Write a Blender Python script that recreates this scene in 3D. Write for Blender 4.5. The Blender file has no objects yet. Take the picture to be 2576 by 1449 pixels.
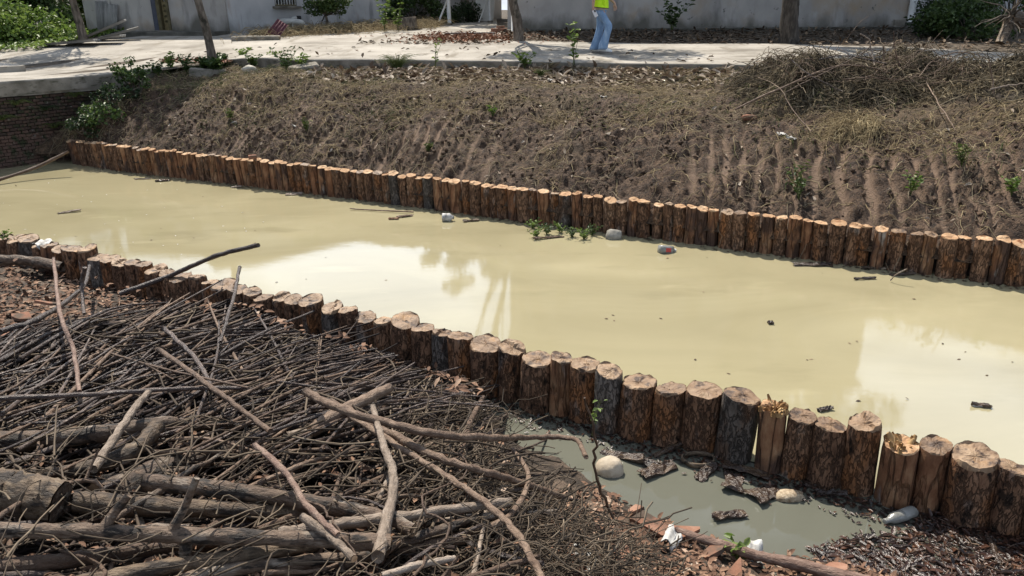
import bpy, math, random
import numpy as np
from mathutils import Vector, Matrix
R = math.radians
random.seed(7); rng = np.random.default_rng(11)
scene = bpy.context.scene
COL = scene.collection

# ------------------------------------------------------------------ camera, sky, sun, exposure
F_PX, PITCH, ROLL, CAM_Z = 769.0, R(20.0), R(-0.5), 2.8
cd = bpy.data.cameras.new('camera'); cam = bpy.data.objects.new('camera', cd); COL.objects.link(cam)
cd.sensor_width = 36.0; cd.lens = 36.0*F_PX/1024.0; cd.clip_start = 0.05; cd.clip_end = 2000
cam.matrix_world = Matrix.Translation((0, 0, CAM_Z)) @ Matrix.Rotation(math.pi/2-PITCH, 4, 'X') @ Matrix.Rotation(ROLL, 4, 'Z')
scene.camera = cam
SUN_EL, SUN_AZ = R(55), R(-22)            # azimuth from +Y, negative = to the left
world = bpy.data.worlds.new('World'); scene.world = world; world.use_nodes = True
nt = world.node_tree; nt.nodes.clear()
def wn(t, **k):
    n = nt.nodes.new(t)
    for a, b in k.items(): setattr(n, a, b)
    return n
out = wn('ShaderNodeOutputWorld'); bg = wn('ShaderNodeBackground')
sky = wn('ShaderNodeTexSky', sky_type='NISHITA', sun_disc=False, sun_elevation=SUN_EL, sun_rotation=SUN_AZ, air_density=1.2, dust_density=2.0)
tc = wn('ShaderNodeTexCoord'); mp = wn('ShaderNodeMapping'); mp.inputs['Scale'].default_value = (1, 1, 2.2)
no = wn('ShaderNodeTexNoise'); no.inputs['Scale'].default_value = 1.7; no.inputs['Detail'].default_value = 7; no.inputs['Roughness'].default_value = .55
rp = wn('ShaderNodeValToRGB'); rp.color_ramp.elements[0].position = .50; rp.color_ramp.elements[1].position = .64
mx = wn('ShaderNodeMix', data_type='RGBA'); mx.inputs['B'].default_value = (26, 29.5, 35, 1)
L = nt.links.new
L(tc.outputs['Generated'], mp.inputs[0]); L(mp.outputs[0], no.inputs['Vector']); L(no.outputs['Fac'], rp.inputs[0])
L(rp.outputs[0], mx.inputs['Factor']); L(sky.outputs[0], mx.inputs['A']); L(mx.outputs['Result'], bg.inputs[0]); L(bg.outputs[0], out.inputs[0])
bg.inputs[1].default_value = 0.05
sd = bpy.data.lights.new('sun', 'SUN'); sd.energy = 5.0; sd.angle = R(0.5); sd.color = (1, .925, .81)
sun = bpy.data.objects.new('sun', sd); COL.objects.link(sun)
sdir = Vector((math.sin(SUN_AZ)*math.cos(SUN_EL), math.cos(SUN_AZ)*math.cos(SUN_EL), math.sin(SUN_EL)))
sun.rotation_euler = sdir.to_track_quat('Z', 'Y').to_euler(); sun.location = (-20, 30, 40)
vs = scene.view_settings; vs.view_transform = 'Standard'; vs.look = 'None'; vs.gamma = 1.0; vs.exposure = 0.56; vs.use_curve_mapping = False
scene.render.engine = 'CYCLES'; scene.cycles.max_bounces = 6; scene.cycles.use_denoising = True
scene.render.resolution_x = 1024; scene.render.resolution_y = 576

# ------------------------------------------------------------------ survey helper: sight line (in 2576-wide sheet units) -> point on a level or surface
def ray(x, y):
    u = (x/2.515625-512)/F_PX; v = (288-y/2.515625)/F_PX
    c, s = math.cos(ROLL), math.sin(ROLL)
    u, v = u*c-v*s, u*s+v*c
    return np.array([u, math.cos(PITCH)+v*math.sin(PITCH), -math.sin(PITCH)+v*math.cos(PITCH)])
def D(x, y, z):
    d = ray(x, y); t = (z-CAM_Z)/d[2]
    return np.array([0, 0, CAM_Z])+d*t
def DY(x, y, Y):
    d = ray(x, y); return np.array([0, 0, CAM_Z])+d*(Y/d[1])
def DS(x, y, fn, off=0.0, t0=1.5, t1=60, n=700):
    d = ray(x, y); ts = np.geomspace(t0, t1, n)
    p = np.array([0, 0, CAM_Z])+d[None]*ts[:, None]
    h = p[:, 2]-fn(p[:, 0], p[:, 1])-off
    i = np.argmax(h < 0)
    if i == 0: i = n-1
    a = h[i-1]/(h[i-1]-h[i]+1e-9)
    return p[i-1]*(1-a)+p[i]*a

# ------------------------------------------------------------------ noise
def _h(ix, iy, iz, seed):
    a = (ix.astype(np.int64)*374761393+iy.astype(np.int64)*668265263+iz.astype(np.int64)*2147483647+seed*1274126177) & 0xffffffff
    a = ((a ^ (a >> 13))*1274126177) & 0xffffffff
    a = ((a ^ (a >> 16))*2246822519) & 0xffffffff
    return ((a ^ (a >> 15)) & 0xffffff)/float(0xffffff)
def vn(x, y, z=0.0, seed=0):
    x, y, z = np.broadcast_arrays(np.asarray(x, float), np.asarray(y, float), np.asarray(z, float))
    ix, iy, iz = np.floor(x), np.floor(y), np.floor(z)
    fx, fy, fz = x-ix, y-iy, z-iz
    fx, fy, fz = [t*t*(3-2*t) for t in (fx, fy, fz)]
    r = 0
    for a in (0, 1):
        for b in (0, 1):
            for c in (0, 1):
                r = r+_h(ix+a, iy+b, iz+c, seed)*(fx if a else 1-fx)*(fy if b else 1-fy)*(fz if c else 1-fz)
    return r*2-1
def fbm(x, y, z=0.0, o=4, seed=0, gain=.5):
    s, a = 0, 1
    for i in range(o):
        s = s+a*vn(np.asarray(x)*2**i, np.asarray(y)*2**i, np.asarray(z)*2**i, seed+i*17); a *= gain
    return s
def ss(a, b, x):
    t = np.clip((np.asarray(x, float)-a)/(b-a), 0, 1); return t*t*(3-2*t)

# ------------------------------------------------------------------ mesh helpers
def bulk(name, V, F, smooth=True):
    """V (n,3), F (m,k) -> mesh data"""
    V = np.asarray(V, np.float32); F = np.asarray(F, np.int32)
    me = bpy.data.meshes.new(name); k = F.shape[1]
    me.vertices.add(len(V)); me.vertices.foreach_set('co', V.ravel())
    me.loops.add(F.size); me.loops.foreach_set('vertex_index', F.ravel())
    me.polygons.add(len(F)); me.polygons.foreach_set('loop_start', np.arange(0, F.size, k, dtype=np.int32))
    me.update(calc_edges=True); me.validate()
    if smooth: me.polygons.foreach_set('use_smooth', np.ones(len(me.polygons), bool))
    return me
class MB:
    """collects shapes for one mesh"""
    def __init__(s): s.v = []; s.f = []; s.n = 0
    def add(s, V, F):
        V = [tuple(map(float, q)) for q in V]; s.v += V; s.f += [tuple(int(i)+s.n for i in q) for q in F]; s.n += len(V); return s
    def box(s, c, d, rz=0, rx=0, ry=0, bev=0):
        hx, hy, hz = d[0]/2, d[1]/2, d[2]/2
        m = Matrix.Rotation(rz, 3, 'Z') @ Matrix.Rotation(ry, 3, 'Y') @ Matrix.Rotation(rx, 3, 'X')
        if bev:
            V = []; F = []
            for z, i in ((-hz, bev), (-hz+bev, 0), (hz-bev, 0), (hz, bev)):
                a, b = hx-i, hy-i; e = bev*.6
                V += [(-a+e, -b, z), (a-e, -b, z), (a, -b+e, z), (a, b-e, z), (a-e, b, z), (-a+e, b, z), (-a, b-e, z), (-a, -b+e, z)]
            for r in range(3):
                for j in range(8): k = (j+1) % 8; F.append((r*8+j, r*8+k, r*8+8+k, r*8+8+j))
            F += [tuple(range(7, -1, -1)), tuple(range(24, 32))]
        else:
            V = [(x*hx, y*hy, z*hz) for z in (-1, 1) for x, y in ((-1, -1), (1, -1), (1, 1), (-1, 1))]
            F = [(3, 2, 1, 0), (4, 5, 6, 7), (0, 1, 5, 4), (1, 2, 6, 5), (2, 3, 7, 6), (3, 0, 4, 7)]
        return s.add([Vector(c)+m @ Vector(q) for q in V], F)
    def prism(s, pts, z0, z1):
        n = len(pts); V = [(p[0], p[1], z0) for p in pts]+[(p[0], p[1], z1) for p in pts]
        F = [tuple(range(n-1, -1, -1)), tuple(range(n, 2*n))]+[(i, (i+1) % n, n+(i+1) % n, n+i) for i in range(n)]
        return s.add(V, F)
    def rings(s, rs, cap=True, closed=True):
        """rs: list of rings (same count) of 3d points"""
        k = len(rs[0]); V = [p for r in rs for p in r]; F = []
        for i in range(len(rs)-1):
            for j in range(k if closed else k-1):
                a = i*k+j; b = i*k+(j+1) % k; F.append((a, b, b+k, a+k))
        if cap: F += [tuple(range(k-1, -1, -1)), tuple(range((len(rs)-1)*k, len(rs)*k))]
        return s.add(V, F)
    def tube(s, pts, rad, sides=8, cap=True):
        pts = np.asarray(pts, float); rad = np.broadcast_to(np.asarray(rad, float), (len(pts),))
        V, F = tubes(pts[None], rad[None], sides, caps=cap); return s.add(V, F)
    def mesh(s, name, smooth=False):
        me = bpy.data.meshes.new(name); me.from_pydata(s.v, [], s.f); me.update()
        if smooth: me.polygons.foreach_set('use_smooth', np.ones(len(me.polygons), bool))
        return me
def tubes(P, rad, sides=4, caps=True):
    """P (N,K,3), rad (N,K) -> verts, quads"""
    N, K, _ = P.shape
    T = np.gradient(P, axis=1); T /= np.linalg.norm(T, axis=2, keepdims=True)+1e-9
    m = P[:, -1]-P[:, 0]; m /= np.linalg.norm(m, axis=1, keepdims=True)+1e-9
    ref = np.where(np.abs(m[:, 2:3]) > .8, np.array([[1., 0, 0]]), np.array([[0, 0, 1.]]))[:, None, :]
    U = np.cross(T, np.broadcast_to(ref, T.shape)); U /= np.linalg.norm(U, axis=2, keepdims=True)+1e-9
    W = np.cross(T, U)
    a = np.arange(sides)*2*math.pi/sides
    V = P[:, :, None, :]+rad[:, :, None, None]*(U[:, :, None, :]*np.cos(a)[None, None, :, None]+W[:, :, None, :]*np.sin(a)[None, None, :, None])
    i = np.arange(K-1)[:, None]; j = np.arange(sides)[None]; jn = (j+1) % sides
    q = np.stack([i*sides+j, i*sides+jn, (i+1)*sides+jn, (i+1)*sides+j], -1).reshape(-1, 4)
    if caps and sides % 2 == 0:
        e = [(-k % sides, -(k+1) % sides, k+2, k+1) for k in range((sides-2)//2)]
        e = np.array(e) if len(e) else np.zeros((0, 4), int)
        q = np.concatenate([q, e[:, ::-1], e+(K-1)*sides])
    Fq = (q[None]+(np.arange(N)*K*sides)[:, None, None]).reshape(-1, 4)
    return V.reshape(-1, 3), Fq
def leaves(Pc, size, rngl=None, aspect=.5, up=.3, fold=.25, dirs=None):
    """leaf blades at points: six-corner folded blades -> verts, quads (2 quads each)"""
    n = len(Pc); r = rngl or rng
    d = r.normal(size=(n, 3)) if dirs is None else dirs+r.normal(size=(n, 3))*.35
    d[:, 2] *= .7; d /= np.linalg.norm(d, axis=1, keepdims=True)+1e-9
    nn = r.normal(size=(n, 3)); nn[:, 2] += up*3; w = np.cross(d, nn); w /= np.linalg.norm(w, axis=1, keepdims=True)+1e-9
    nn = np.cross(w, d); s = (np.asarray(size)*r.uniform(.6, 1.25, n))[:, None]
    A = Pc; B = Pc+d*s
    M1, M2 = Pc+d*s*.33, Pc+d*s*.7
    lft, rgt = w*s*aspect*.5, -w*s*aspect*.5
    u = nn*s*fold*aspect
    V = np.stack([A, M1+lft+u, M2+lft*.75+u*.7, B-nn*s*.12, M2+rgt*.75+u*.7, M1+rgt+u], 1).reshape(-1, 3)
    b = np.arange(n)[:, None]*6
    F = np.concatenate([b+np.array([[0, 1, 2, 3]]), b+np.array([[0, 3, 4, 5]])])
    return V, F
def obj(name, me, m, parent=None, loc=None, mw=None):
    o = bpy.data.objects.new(name, me); COL.objects.link(o)
    if me is not None and m is not None:
        if not me.materials: me.materials.append(m)
    if parent is not None: o.parent = parent
    if loc is not None: o.location = loc
    if mw is not None: o.matrix_world = mw
    return o
def tag(o, label=None, cat=None, group=None, kind=None):
    if label: o['label'] = label
    if cat: o['category'] = cat
    if group: o['group'] = group
    if kind: o['kind'] = kind
    return o
def empty(name, loc=(0, 0, 0), rz=0):
    o = bpy.data.objects.new(name, None); COL.objects.link(o); o.empty_display_size = .1
    o.location = loc; o.rotation_euler = (0, 0, rz); return o
def grid(name, X, Y, Z, m, smooth=True):
    n, k = X.shape
    i = np.arange(n-1)[:, None]; j = np.arange(k-1)[None]
    F = np.stack([i*k+j, (i+1)*k+j, (i+1)*k+j+1, i*k+j+1], -1).reshape(-1, 4)
    return obj(name, bulk(name, np.stack([X, Y, Z], -1).reshape(-1, 3), F, smooth), m)
def col_attr(me, name, rgb):
    a = me.color_attributes.new(name, 'FLOAT_COLOR', 'POINT')
    c = np.ones((len(me.vertices), 4), np.float32); c[:, :rgb.shape[1]] = rgb; a.data.foreach_set('color', c.ravel())

# ------------------------------------------------------------------ materials
MATS = {}
def mk(name, stops, scale=5, detail=6, stretch=(1, 1, 1), coord='Object', rough=.85, bump=.4, bscale=None, bdist=.02, island=0, objr=0,
       spec=.3, second=None, attr=None, metal=0, trans=0, dist=0.0, wave=None, bstretch=None, ior=None, drange=None, plates=None, damp=None):
    m = bpy.data.materials.new(name); m.use_nodes = True; t = m.node_tree; t.nodes.clear(); MATS[name] = m
    def nd(ty, **k):
        n = t.nodes.new(ty)
        for a, b in k.items(): setattr(n, a, b)
        return n
    lk = t.links.new
    o = nd('ShaderNodeOutputMaterial'); b = nd('ShaderNodeBsdfPrincipled')
    b.inputs['Roughness'].default_value = rough; b.inputs['Specular IOR Level'].default_value = spec; b.inputs['Metallic'].default_value = metal
    if ior: b.inputs['IOR'].default_value = ior
    tcn = nd('ShaderNodeTexCoord')
    def mapped(st, off=0):
        mpn = nd('ShaderNodeMapping'); mpn.inputs['Scale'].default_value = st
        mpn.inputs['Location'].default_value = (off, off*1.3, off*.7)
        if coord == 'Position': lk(nd('ShaderNodeNewGeometry').outputs['Position'], mpn.inputs[0])
        else: lk(tcn.outputs[coord], mpn.inputs[0])
        if objr:   # shift the pattern from thing to thing
            oi = nd('ShaderNodeObjectInfo'); vm = nd('ShaderNodeVectorMath', operation='MULTIPLY_ADD')
            cx = nd('ShaderNodeCombineXYZ'); lk(oi.outputs['Random'], cx.inputs[0]); lk(oi.outputs['Random'], cx.inputs[2])
            lk(cx.outputs[0], vm.inputs[0]); vm.inputs[1].default_value = (37, 0, 53); lk(mpn.outputs[0], vm.inputs[2]); return vm.outputs[0]
        return mpn.outputs[0]
    def noise(sc, de, st, off=0, di=0.0, ro=.55):
        n = nd('ShaderNodeTexNoise'); n.inputs['Scale'].default_value = sc; n.inputs['Detail'].default_value = de; n.inputs['Distortion'].default_value = di
        n.inputs['Roughness'].default_value = ro
        lk(mapped(st, off), n.inputs['Vector']); return n.outputs['Fac']
    def math_(op, a, c, cl=False):
        n = nd('ShaderNodeMath', operation=op, use_clamp=cl)
        for i, q in enumerate((a, c)):
            if isinstance(q, (int, float)): n.inputs[i].default_value = q
            else: lk(q, n.inputs[i])
        return n.outputs[0]
    def remap(fac, lo, hi):
        n = nd('ShaderNodeMapRange'); n.inputs[1].default_value = lo; n.inputs[2].default_value = hi; lk(fac, n.inputs[0]); return n.outputs[0]
    fac = remap(noise(scale, detail, stretch, di=dist), *(drange or (.3, .7)))
    if island:
        g = nd('ShaderNodeNewGeometry'); fac = math_('ADD', math_('MULTIPLY', fac, 1-island), math_('MULTIPLY', g.outputs['Random Per Island'], island))
    if objr:
        oi = nd('ShaderNodeObjectInfo'); fac = math_('ADD', math_('MULTIPLY', fac, 1-objr), math_('MULTIPLY', oi.outputs['Random'], objr))
    r = nd('ShaderNodeValToRGB'); cr = r.color_ramp
    while len(cr.elements) < len(stops): cr.elements.new(.5)
    for e, (p, c) in zip(cr.elements, stops): e.position = p; e.color = (*c, 1)
    lk(fac, r.inputs[0]); color = r.outputs[0]
    def mixc(f_, a, c):
        n = nd('ShaderNodeMix', data_type='RGBA'); lk(f_, n.inputs['Factor']); lk(a, n.inputs['A'])
        if isinstance(c, tuple): n.inputs['B'].default_value = (*c, 1)
        else: lk(c, n.inputs['B'])
        return n.outputs['Result']
    for k, s2 in enumerate(second or []):      # (colour, scale, lo, hi, stretch)
        f2 = remap(noise(s2[1], 5, s2[4] if len(s2) > 4 else (1, 1, 1), 11.3+7*k), s2[2], s2[3]); color = mixc(f2, color, s2[0])
    for (nm, ch, c) in (attr or []):
        at = nd('ShaderNodeAttribute', attribute_name=nm); sp = nd('ShaderNodeSeparateColor'); lk(at.outputs['Color'], sp.inputs[0])
        color = mixc(sp.outputs[ch], color, c)
    if damp:        # (height, fade, colour): ragged rising-damp stain near the foot of a wall
        gp_ = nd('ShaderNodeNewGeometry'); sx_ = nd('ShaderNodeSeparateXYZ'); lk(gp_.outputs['Position'], sx_.inputs[0])
        hz_ = math_('ADD', sx_.outputs[2], math_('MULTIPLY', noise(1.3, 6, (1, 1, .5), 4.4), -1.6)); color = mixc(remap(hz_, damp[0]+damp[1]-.8, damp[0]-.8), color, damp[2])
    pl = None
    if plates:      # (scale, stretch, edge width, dark colour): bark plates between fissures
        vo = nd('ShaderNodeTexVoronoi', feature='DISTANCE_TO_EDGE'); vo.inputs['Scale'].default_value = plates[0]
        dn_ = nd('ShaderNodeTexNoise'); dn_.inputs['Scale'].default_value = plates[0]*1.3; dn_.inputs['Detail'].default_value = 4
        src = mapped(plates[1], 5.5); lk(src, dn_.inputs['Vector'])
        va = nd('ShaderNodeVectorMath', operation='MULTIPLY_ADD'); lk(dn_.outputs['Color'], va.inputs[0]); va.inputs[1].default_value = (.16, .16, .16); lk(src, va.inputs[2])
        lk(va.outputs[0], vo.inputs['Vector']); pl = remap(vo.outputs['Distance'], 0, plates[2])
        inv = math_('SUBTRACT', 1.0, pl); color = mixc(math_('MULTIPLY', inv, .4), color, plates[3])
    lk(color, b.inputs['Base Color'])
    if bump:
        bn = nd('ShaderNodeBump'); bn.inputs['Strength'].default_value = bump; bn.inputs['Distance'].default_value = bdist
        hb = noise(bscale or scale*3, 7, bstretch or stretch, 3.1, ro=.65)
        if pl is not None: hb = math_('ADD', math_('MULTIPLY', hb, .5), math_('MULTIPLY', pl, .8))
        lk(hb, bn.inputs['Height']); lk(bn.outputs[0], b.inputs['Normal'])
    sh = b.outputs[0]
    if trans:
        tr = nd('ShaderNodeBsdfTranslucent'); lk(color, tr.inputs[0]); ms = nd('ShaderNodeMixShader'); ms.inputs[0].default_value = trans
        lk(sh, ms.inputs[1]); lk(tr.outputs[0], ms.inputs[2]); sh = ms.outputs[0]
    lk(sh, o.inputs[0]); return m
def cc(r, g, b):   # 0-255 picture colour -> linear
    return tuple(((q/255)/12.92 if q/255 <= .04045 else ((q/255+.055)/1.055)**2.4) for q in (r, g, b))

soil = mk('soil', [(0, (.024, .013, .008)), (.45, (.070, .041, .025)), (1, (.150, .095, .058))], scale=9, detail=9, coord='Position', rough=.8, spec=.3, bump=1.0, bscale=48, bdist=.035,
          second=[((.018, .011, .007), 42, .52, .62), ((.17, .122, .086), 60, .58, .68), ((.03, .02, .014), 14, .55, .66)],
          attr=[('ground', 0, (.205, .138, .095)), ('ground', 1, (.14, .105, .056)), ('ground', 2, (.020, .015, .011))])
clod_m = mk('soil_clod', [(0, (.036, .022, .014)), (.5, (.070, .044, .029)), (1, (.13, .088, .058))], scale=5, island=.4, coord='Position', rough=.85, bump=.6, bscale=60)
dirt = mk('yard_dirt', [(0, (.035, .028, .02)), (1, (.11, .085, .06))], scale=3, coord='Position', rough=.95, bump=.6, bscale=25)
near_soil = mk('near_soil', [(0, (.018, .014, .010)), (.5, (.045, .033, .024)), (1, (.10, .07, .048))], scale=9, coord='Position', rough=.8, bump=.9, bscale=40, bdist=.03,
               attr=[('ground', 0, (.17, .12, .085))])
concrete = mk('road_concrete', [(0, (.19, .172, .145)), (.5, (.295, .27, .232)), (1, (.375, .345, .30))], scale=.9, detail=10, coord='Position', rough=.9, bump=.3, bscale=40, bdist=.01,
              second=[((.155, .135, .108), 2.2, .54, .72), ((.40, .37, .325), .45, .52, .72), ((.13, .11, .088), 12, .64, .76), ((.20, .175, .14), .8, .58, .68, (2.5, .5, 1))])
kerb_m = mk('kerb_concrete', [(0, (.10, .09, .07)), (.5, (.20, .18, .15)), (1, (.30, .27, .23))], scale=3, coord='Position', rough=.95, bump=.4, bscale=30, second=[((.06, .06, .04), 5, .55, .7, (1, 1, 3))])
plaster = mk('plaster', [(0, (.28, .262, .245)), (.5, (.385, .36, .335)), (1, (.47, .435, .40))], scale=1.1, detail=9, coord='Position', rough=.95, bump=.25, bscale=26, stretch=(1, 1, .6),
             second=[((.19, .18, .17), 2.2, .56, .74, (1, 1, .25)), ((.38, .29, .20), .6, .55, .72), ((.47, .46, .46), 1.1, .60, .76), ((.12, .12, .11), 5, .66, .74)], damp=(2.12, .40, (.14, .13, .11)))
plaster_blue = mk('plaster_cool', [(0, (.31, .312, .315)), (.5, (.42, .422, .425)), (1, (.50, .495, .485))], scale=1.1, detail=9, coord='Position', rough=.95, bump=.25, bscale=26, stretch=(1, 1, .6),
             second=[((.14, .145, .15), 2.2, .57, .74, (1, 1, .2)), ((.26, .17, .11), 1.5, .62, .74, (1, 1, .2))], damp=(2.15, .35, (.20, .20, .19)))
moss = mk('damp_plinth', [(0, (.05, .048, .04)), (1, (.15, .14, .12))], scale=3, coord='Position', rough=.95, bump=.3)
brick_m = mk('old_brick', [(0, (.030, .024, .020)), (.5, (.07, .045, .036)), (1, (.14, .085, .065))], scale=4, coord='Object', objr=.6, rough=.95, bump=.5, bscale=30, second=[((.035, .04, .02), 6, .5, .62), ((.17, .15, .13), 9, .62, .7)])
mortar = mk('mortar', [(0, (.035, .032, .028)), (1, (.09, .08, .07))], scale=8, coord='Position', rough=1, bump=.5)
BK = dict(scale=9, detail=9, stretch=(1.6, 1.6, .8), objr=.3, rough=.85, bump=1.0, bscale=22, bstretch=(1.6, 1.6, .7), bdist=.03, spec=.25)
PLT = (17, (1.4, 1.4, .5), .13)
bark_brown = mk('bark_brown', [(0, (.075, .039, .023)), (.4, (.18, .098, .058)), (.75, (.28, .162, .098)), (1, (.36, .235, .155))], plates=PLT+((.018, .011, .008),),
                second=[((.26, .115, .048), 4, .52, .64, (1, 1, .5)), ((.30, .26, .23), 6, .60, .74, (1, 1, .4)), ((.03, .018, .012), 16, .58, .68, (1, 1, .5))], **BK)
bark_orange = mk('bark_stripped', [(0, (.10, .043, .022)), (.4, (.21, .10, .052)), (.75, (.31, .175, .095)), (1, (.42, .28, .17))], plates=(7, (1.6, 1.6, .25), .08, (.05, .024, .012)),
                 second=[((.085, .05, .036), 4, .50, .58, (1, 1, .5)), ((.33, .30, .27), 7, .64, .74, (1, 1, .35))], **BK)
bark_grey = mk('bark_grey', [(0, (.06, .05, .042)), (.4, (.125, .105, .09)), (.75, (.19, .165, .145)), (1, (.27, .245, .22))], plates=PLT+((.022, .018, .015),),
               second=[((.15, .08, .045), 4, .54, .66, (1, 1, .5))], **BK)
cut_fresh = mk('cut_wood_fresh', [(0, (.24, .125, .06)), (.5, (.42, .26, .145)), (1, (.58, .43, .28))], scale=14, objr=.4, rough=.85, bump=.5, bscale=30, bdist=.01, second=[((.20, .08, .03), 9, .6, .7)])
cut_old = mk('cut_wood_old', [(0, (.085, .048, .028)), (.5, (.215, .135, .078)), (1, (.38, .27, .17))], scale=16, objr=.45, rough=.6, spec=.4, bump=.7, bscale=34, bdist=.012, second=[((.06, .036, .024), 13, .52, .62), ((.36, .21, .10), 5, .6, .72)])
splinter_m = mk('splintered_wood', [(0, (.14, .07, .03)), (.5, (.30, .175, .075)), (1, (.52, .37, .19))], scale=20, island=.6, rough=.9, bump=.3)
ST = dict(scale=38, detail=9, stretch=(.5, 1, 1), objr=.45, rough=.6, bump=1.0, bscale=55, bstretch=(.5, 1, 1), bdist=.02, spec=.4)
stick_dark = mk('stick_dark', [(0, (.016, .010, .009)), (.5, (.046, .030, .026)), (.8, (.125, .086, .068)), (1, (.33, .255, .20))], **{**ST, 'rough': .42, 'spec': .6})
stick_mid = mk('stick_brown', [(0, (.045, .027, .018)), (.5, (.125, .078, .051)), (1, (.29, .205, .145))], **ST)
stick_pale = mk('stick_pale', [(0, (.10, .072, .052)), (.4, (.24, .185, .14)), (1, (.46, .38, .31))], **ST)
stick_red = mk('stick_red', [(0, (.08, .045, .033)), (.5, (.18, .11, .082)), (1, (.33, .24, .185))], **ST)
branch_tan = mk('branch_tan', [(0, (.035, .023, .015)), (.4, (.12, .082, .052)), (1, (.30, .225, .145))], second=[((.03, .021, .015), 24, .50, .60, (.4, 1, 1)), ((.40, .32, .23), 14, .58, .70, (.3, 1, 1))], **ST)
branch_bark = mk('branch_bark', [(0, (.030, .019, .013)), (.45, (.10, .065, .043)), (1, (.24, .172, .122))], second=[((.30, .25, .20), 16, .56, .68, (.4, 1, 1)), ((.022, .016, .012), 26, .52, .60, (.4, 1, 1))], **ST)
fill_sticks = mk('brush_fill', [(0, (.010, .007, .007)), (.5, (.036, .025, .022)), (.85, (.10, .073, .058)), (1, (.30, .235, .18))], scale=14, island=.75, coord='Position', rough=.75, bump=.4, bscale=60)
tangle_m = mk('tangle', [(0, (.022, .016, .011)), (.5, (.075, .055, .038)), (.85, (.15, .115, .08)), (1, (.26, .21, .15))], scale=8, island=.75, coord='Position', rough=.85, bump=0)
straw = mk('dry_straw', [(0, (.07, .05, .03)), (.4, (.22, .165, .09)), (.8, (.40, .32, .18)), (1, (.55, .46, .29))], scale=3, island=.7, coord='Position', rough=.85, bump=0, trans=.15)
hay_m = mk('dead_weeds', [(0, (.016, .013, .009)), (.4, (.060, .048, .030)), (.75, (.20, .16, .10)), (1, (.50, .42, .29))], scale=2, island=.65, coord='Position', rough=.9, bump=0, trans=.12)  # mid tone lowered: tree shade over the heap put into the colour
root_m = mk('pale_root', [(0, (.10, .08, .05)), (1, (.28, .23, .155))], scale=3, island=.7, coord='Position', rough=.9, bump=0)
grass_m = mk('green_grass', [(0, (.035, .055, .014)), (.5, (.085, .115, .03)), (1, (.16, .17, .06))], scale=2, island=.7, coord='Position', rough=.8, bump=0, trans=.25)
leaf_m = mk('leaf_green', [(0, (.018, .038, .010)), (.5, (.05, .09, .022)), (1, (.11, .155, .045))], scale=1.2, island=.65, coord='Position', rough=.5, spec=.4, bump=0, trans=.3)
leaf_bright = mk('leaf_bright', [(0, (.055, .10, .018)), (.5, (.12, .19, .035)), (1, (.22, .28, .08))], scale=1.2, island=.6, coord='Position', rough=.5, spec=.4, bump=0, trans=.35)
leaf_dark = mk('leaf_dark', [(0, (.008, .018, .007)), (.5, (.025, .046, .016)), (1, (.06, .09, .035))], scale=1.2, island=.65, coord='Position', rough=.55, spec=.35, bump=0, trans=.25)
litter_m = mk('dead_leaves', [(0, (.07, .045, .03)), (.35, (.16, .115, .08)), (.7, (.30, .245, .19)), (1, (.48, .42, .35))], scale=3, island=.8, coord='Position', rough=.75, bump=0, trans=.1)
litter_dark = mk('dead_leaves_brown', [(0, (.035, .022, .014)), (.5, (.09, .058, .035)), (1, (.22, .16, .10))], scale=3, island=.8, coord='Position', rough=.8, bump=0)
litter_red = mk('red_shreds', [(0, (.10, .04, .018)), (.6, (.22, .09, .045)), (1, (.42, .33, .26))], scale=3, island=.8, coord='Position', rough=.8, bump=0)
chip_wet = mk('wet_bark_chips', [(0, (.007, .005, .005)), (.5, (.024, .013, .010)), (.88, (.075, .033, .019)), (1, (.17, .09, .05))], scale=5, island=.8, coord='Position', rough=.28, spec=.5, bump=.3, bscale=60)
chip_dry = mk('bark_chips', [(0, (.06, .032, .02)), (.5, (.17, .095, .06)), (.8, (.28, .17, .11)), (1, (.46, .38, .30))], scale=5, island=.8, coord='Position', rough=.85, bump=.3, bscale=60)
bark_slab = mk('wet_bark_slab', [(0, (.012, .009, .008)), (.6, (.045, .028, .02)), (1, (.13, .085, .05))], scale=14, objr=.4, rough=.25, spec=.5, bump=.8, bscale=30)
terracotta = mk('terracotta', [(0, (.12, .06, .038)), (.5, (.24, .115, .072)), (1, (.36, .22, .155))], scale=7, objr=.4, rough=.9, bump=.5, second=[((.09, .065, .048), 6, .5, .62)])
stone_m = mk('pale_stone', [(0, (.28, .25, .20)), (.6, (.42, .39, .33)), (1, (.52, .49, .43))], scale=7, rough=.9, objr=.2, bump=.4)
trunk_m = mk('tree_bark', [(0, (.05, .04, .032)), (.5, (.12, .098, .078)), (1, (.22, .185, .15))], scale=7, detail=8, stretch=(2.5, 2.5, .6), coord='Position', rough=.9, bump=.8, bscale=10, bdist=.03, second=[((.03, .028, .02), 4, .55, .7)])
trunk_dark = mk('tree_bark_dark', [(0, (.022, .019, .016)), (.5, (.055, .046, .038)), (1, (.11, .095, .08))], scale=7, detail=8, stretch=(2.5, 2.5, .6), coord='Position', rough=.9, bump=.9, bscale=10, bdist=.03)
sheet_m = mk('fibre_cement', [(0, (.17, .165, .155)), (1, (.31, .30, .28))], scale=3, objr=.3, rough=.9, bump=.2)
pvc = mk('white_pvc', [(0, (.50, .50, .48)), (1, (.66, .66, .63))], scale=4, rough=.5, bump=0)
galv = mk('galvanised_steel', [(0, (.42, .42, .42)), (1, (.6, .6, .6))], scale=5, rough=.45, metal=.6, bump=0)
dark_metal = mk('dark_metal', [(0, (.012, .012, .014)), (1, (.03, .03, .035))], scale=5, rough=.5, bump=0)
gold_m = mk('door_gilt', [(0, (.20, .155, .08)), (1, (.33, .27, .15))], scale=9, rough=.45, metal=.4, bump=.2)
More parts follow.
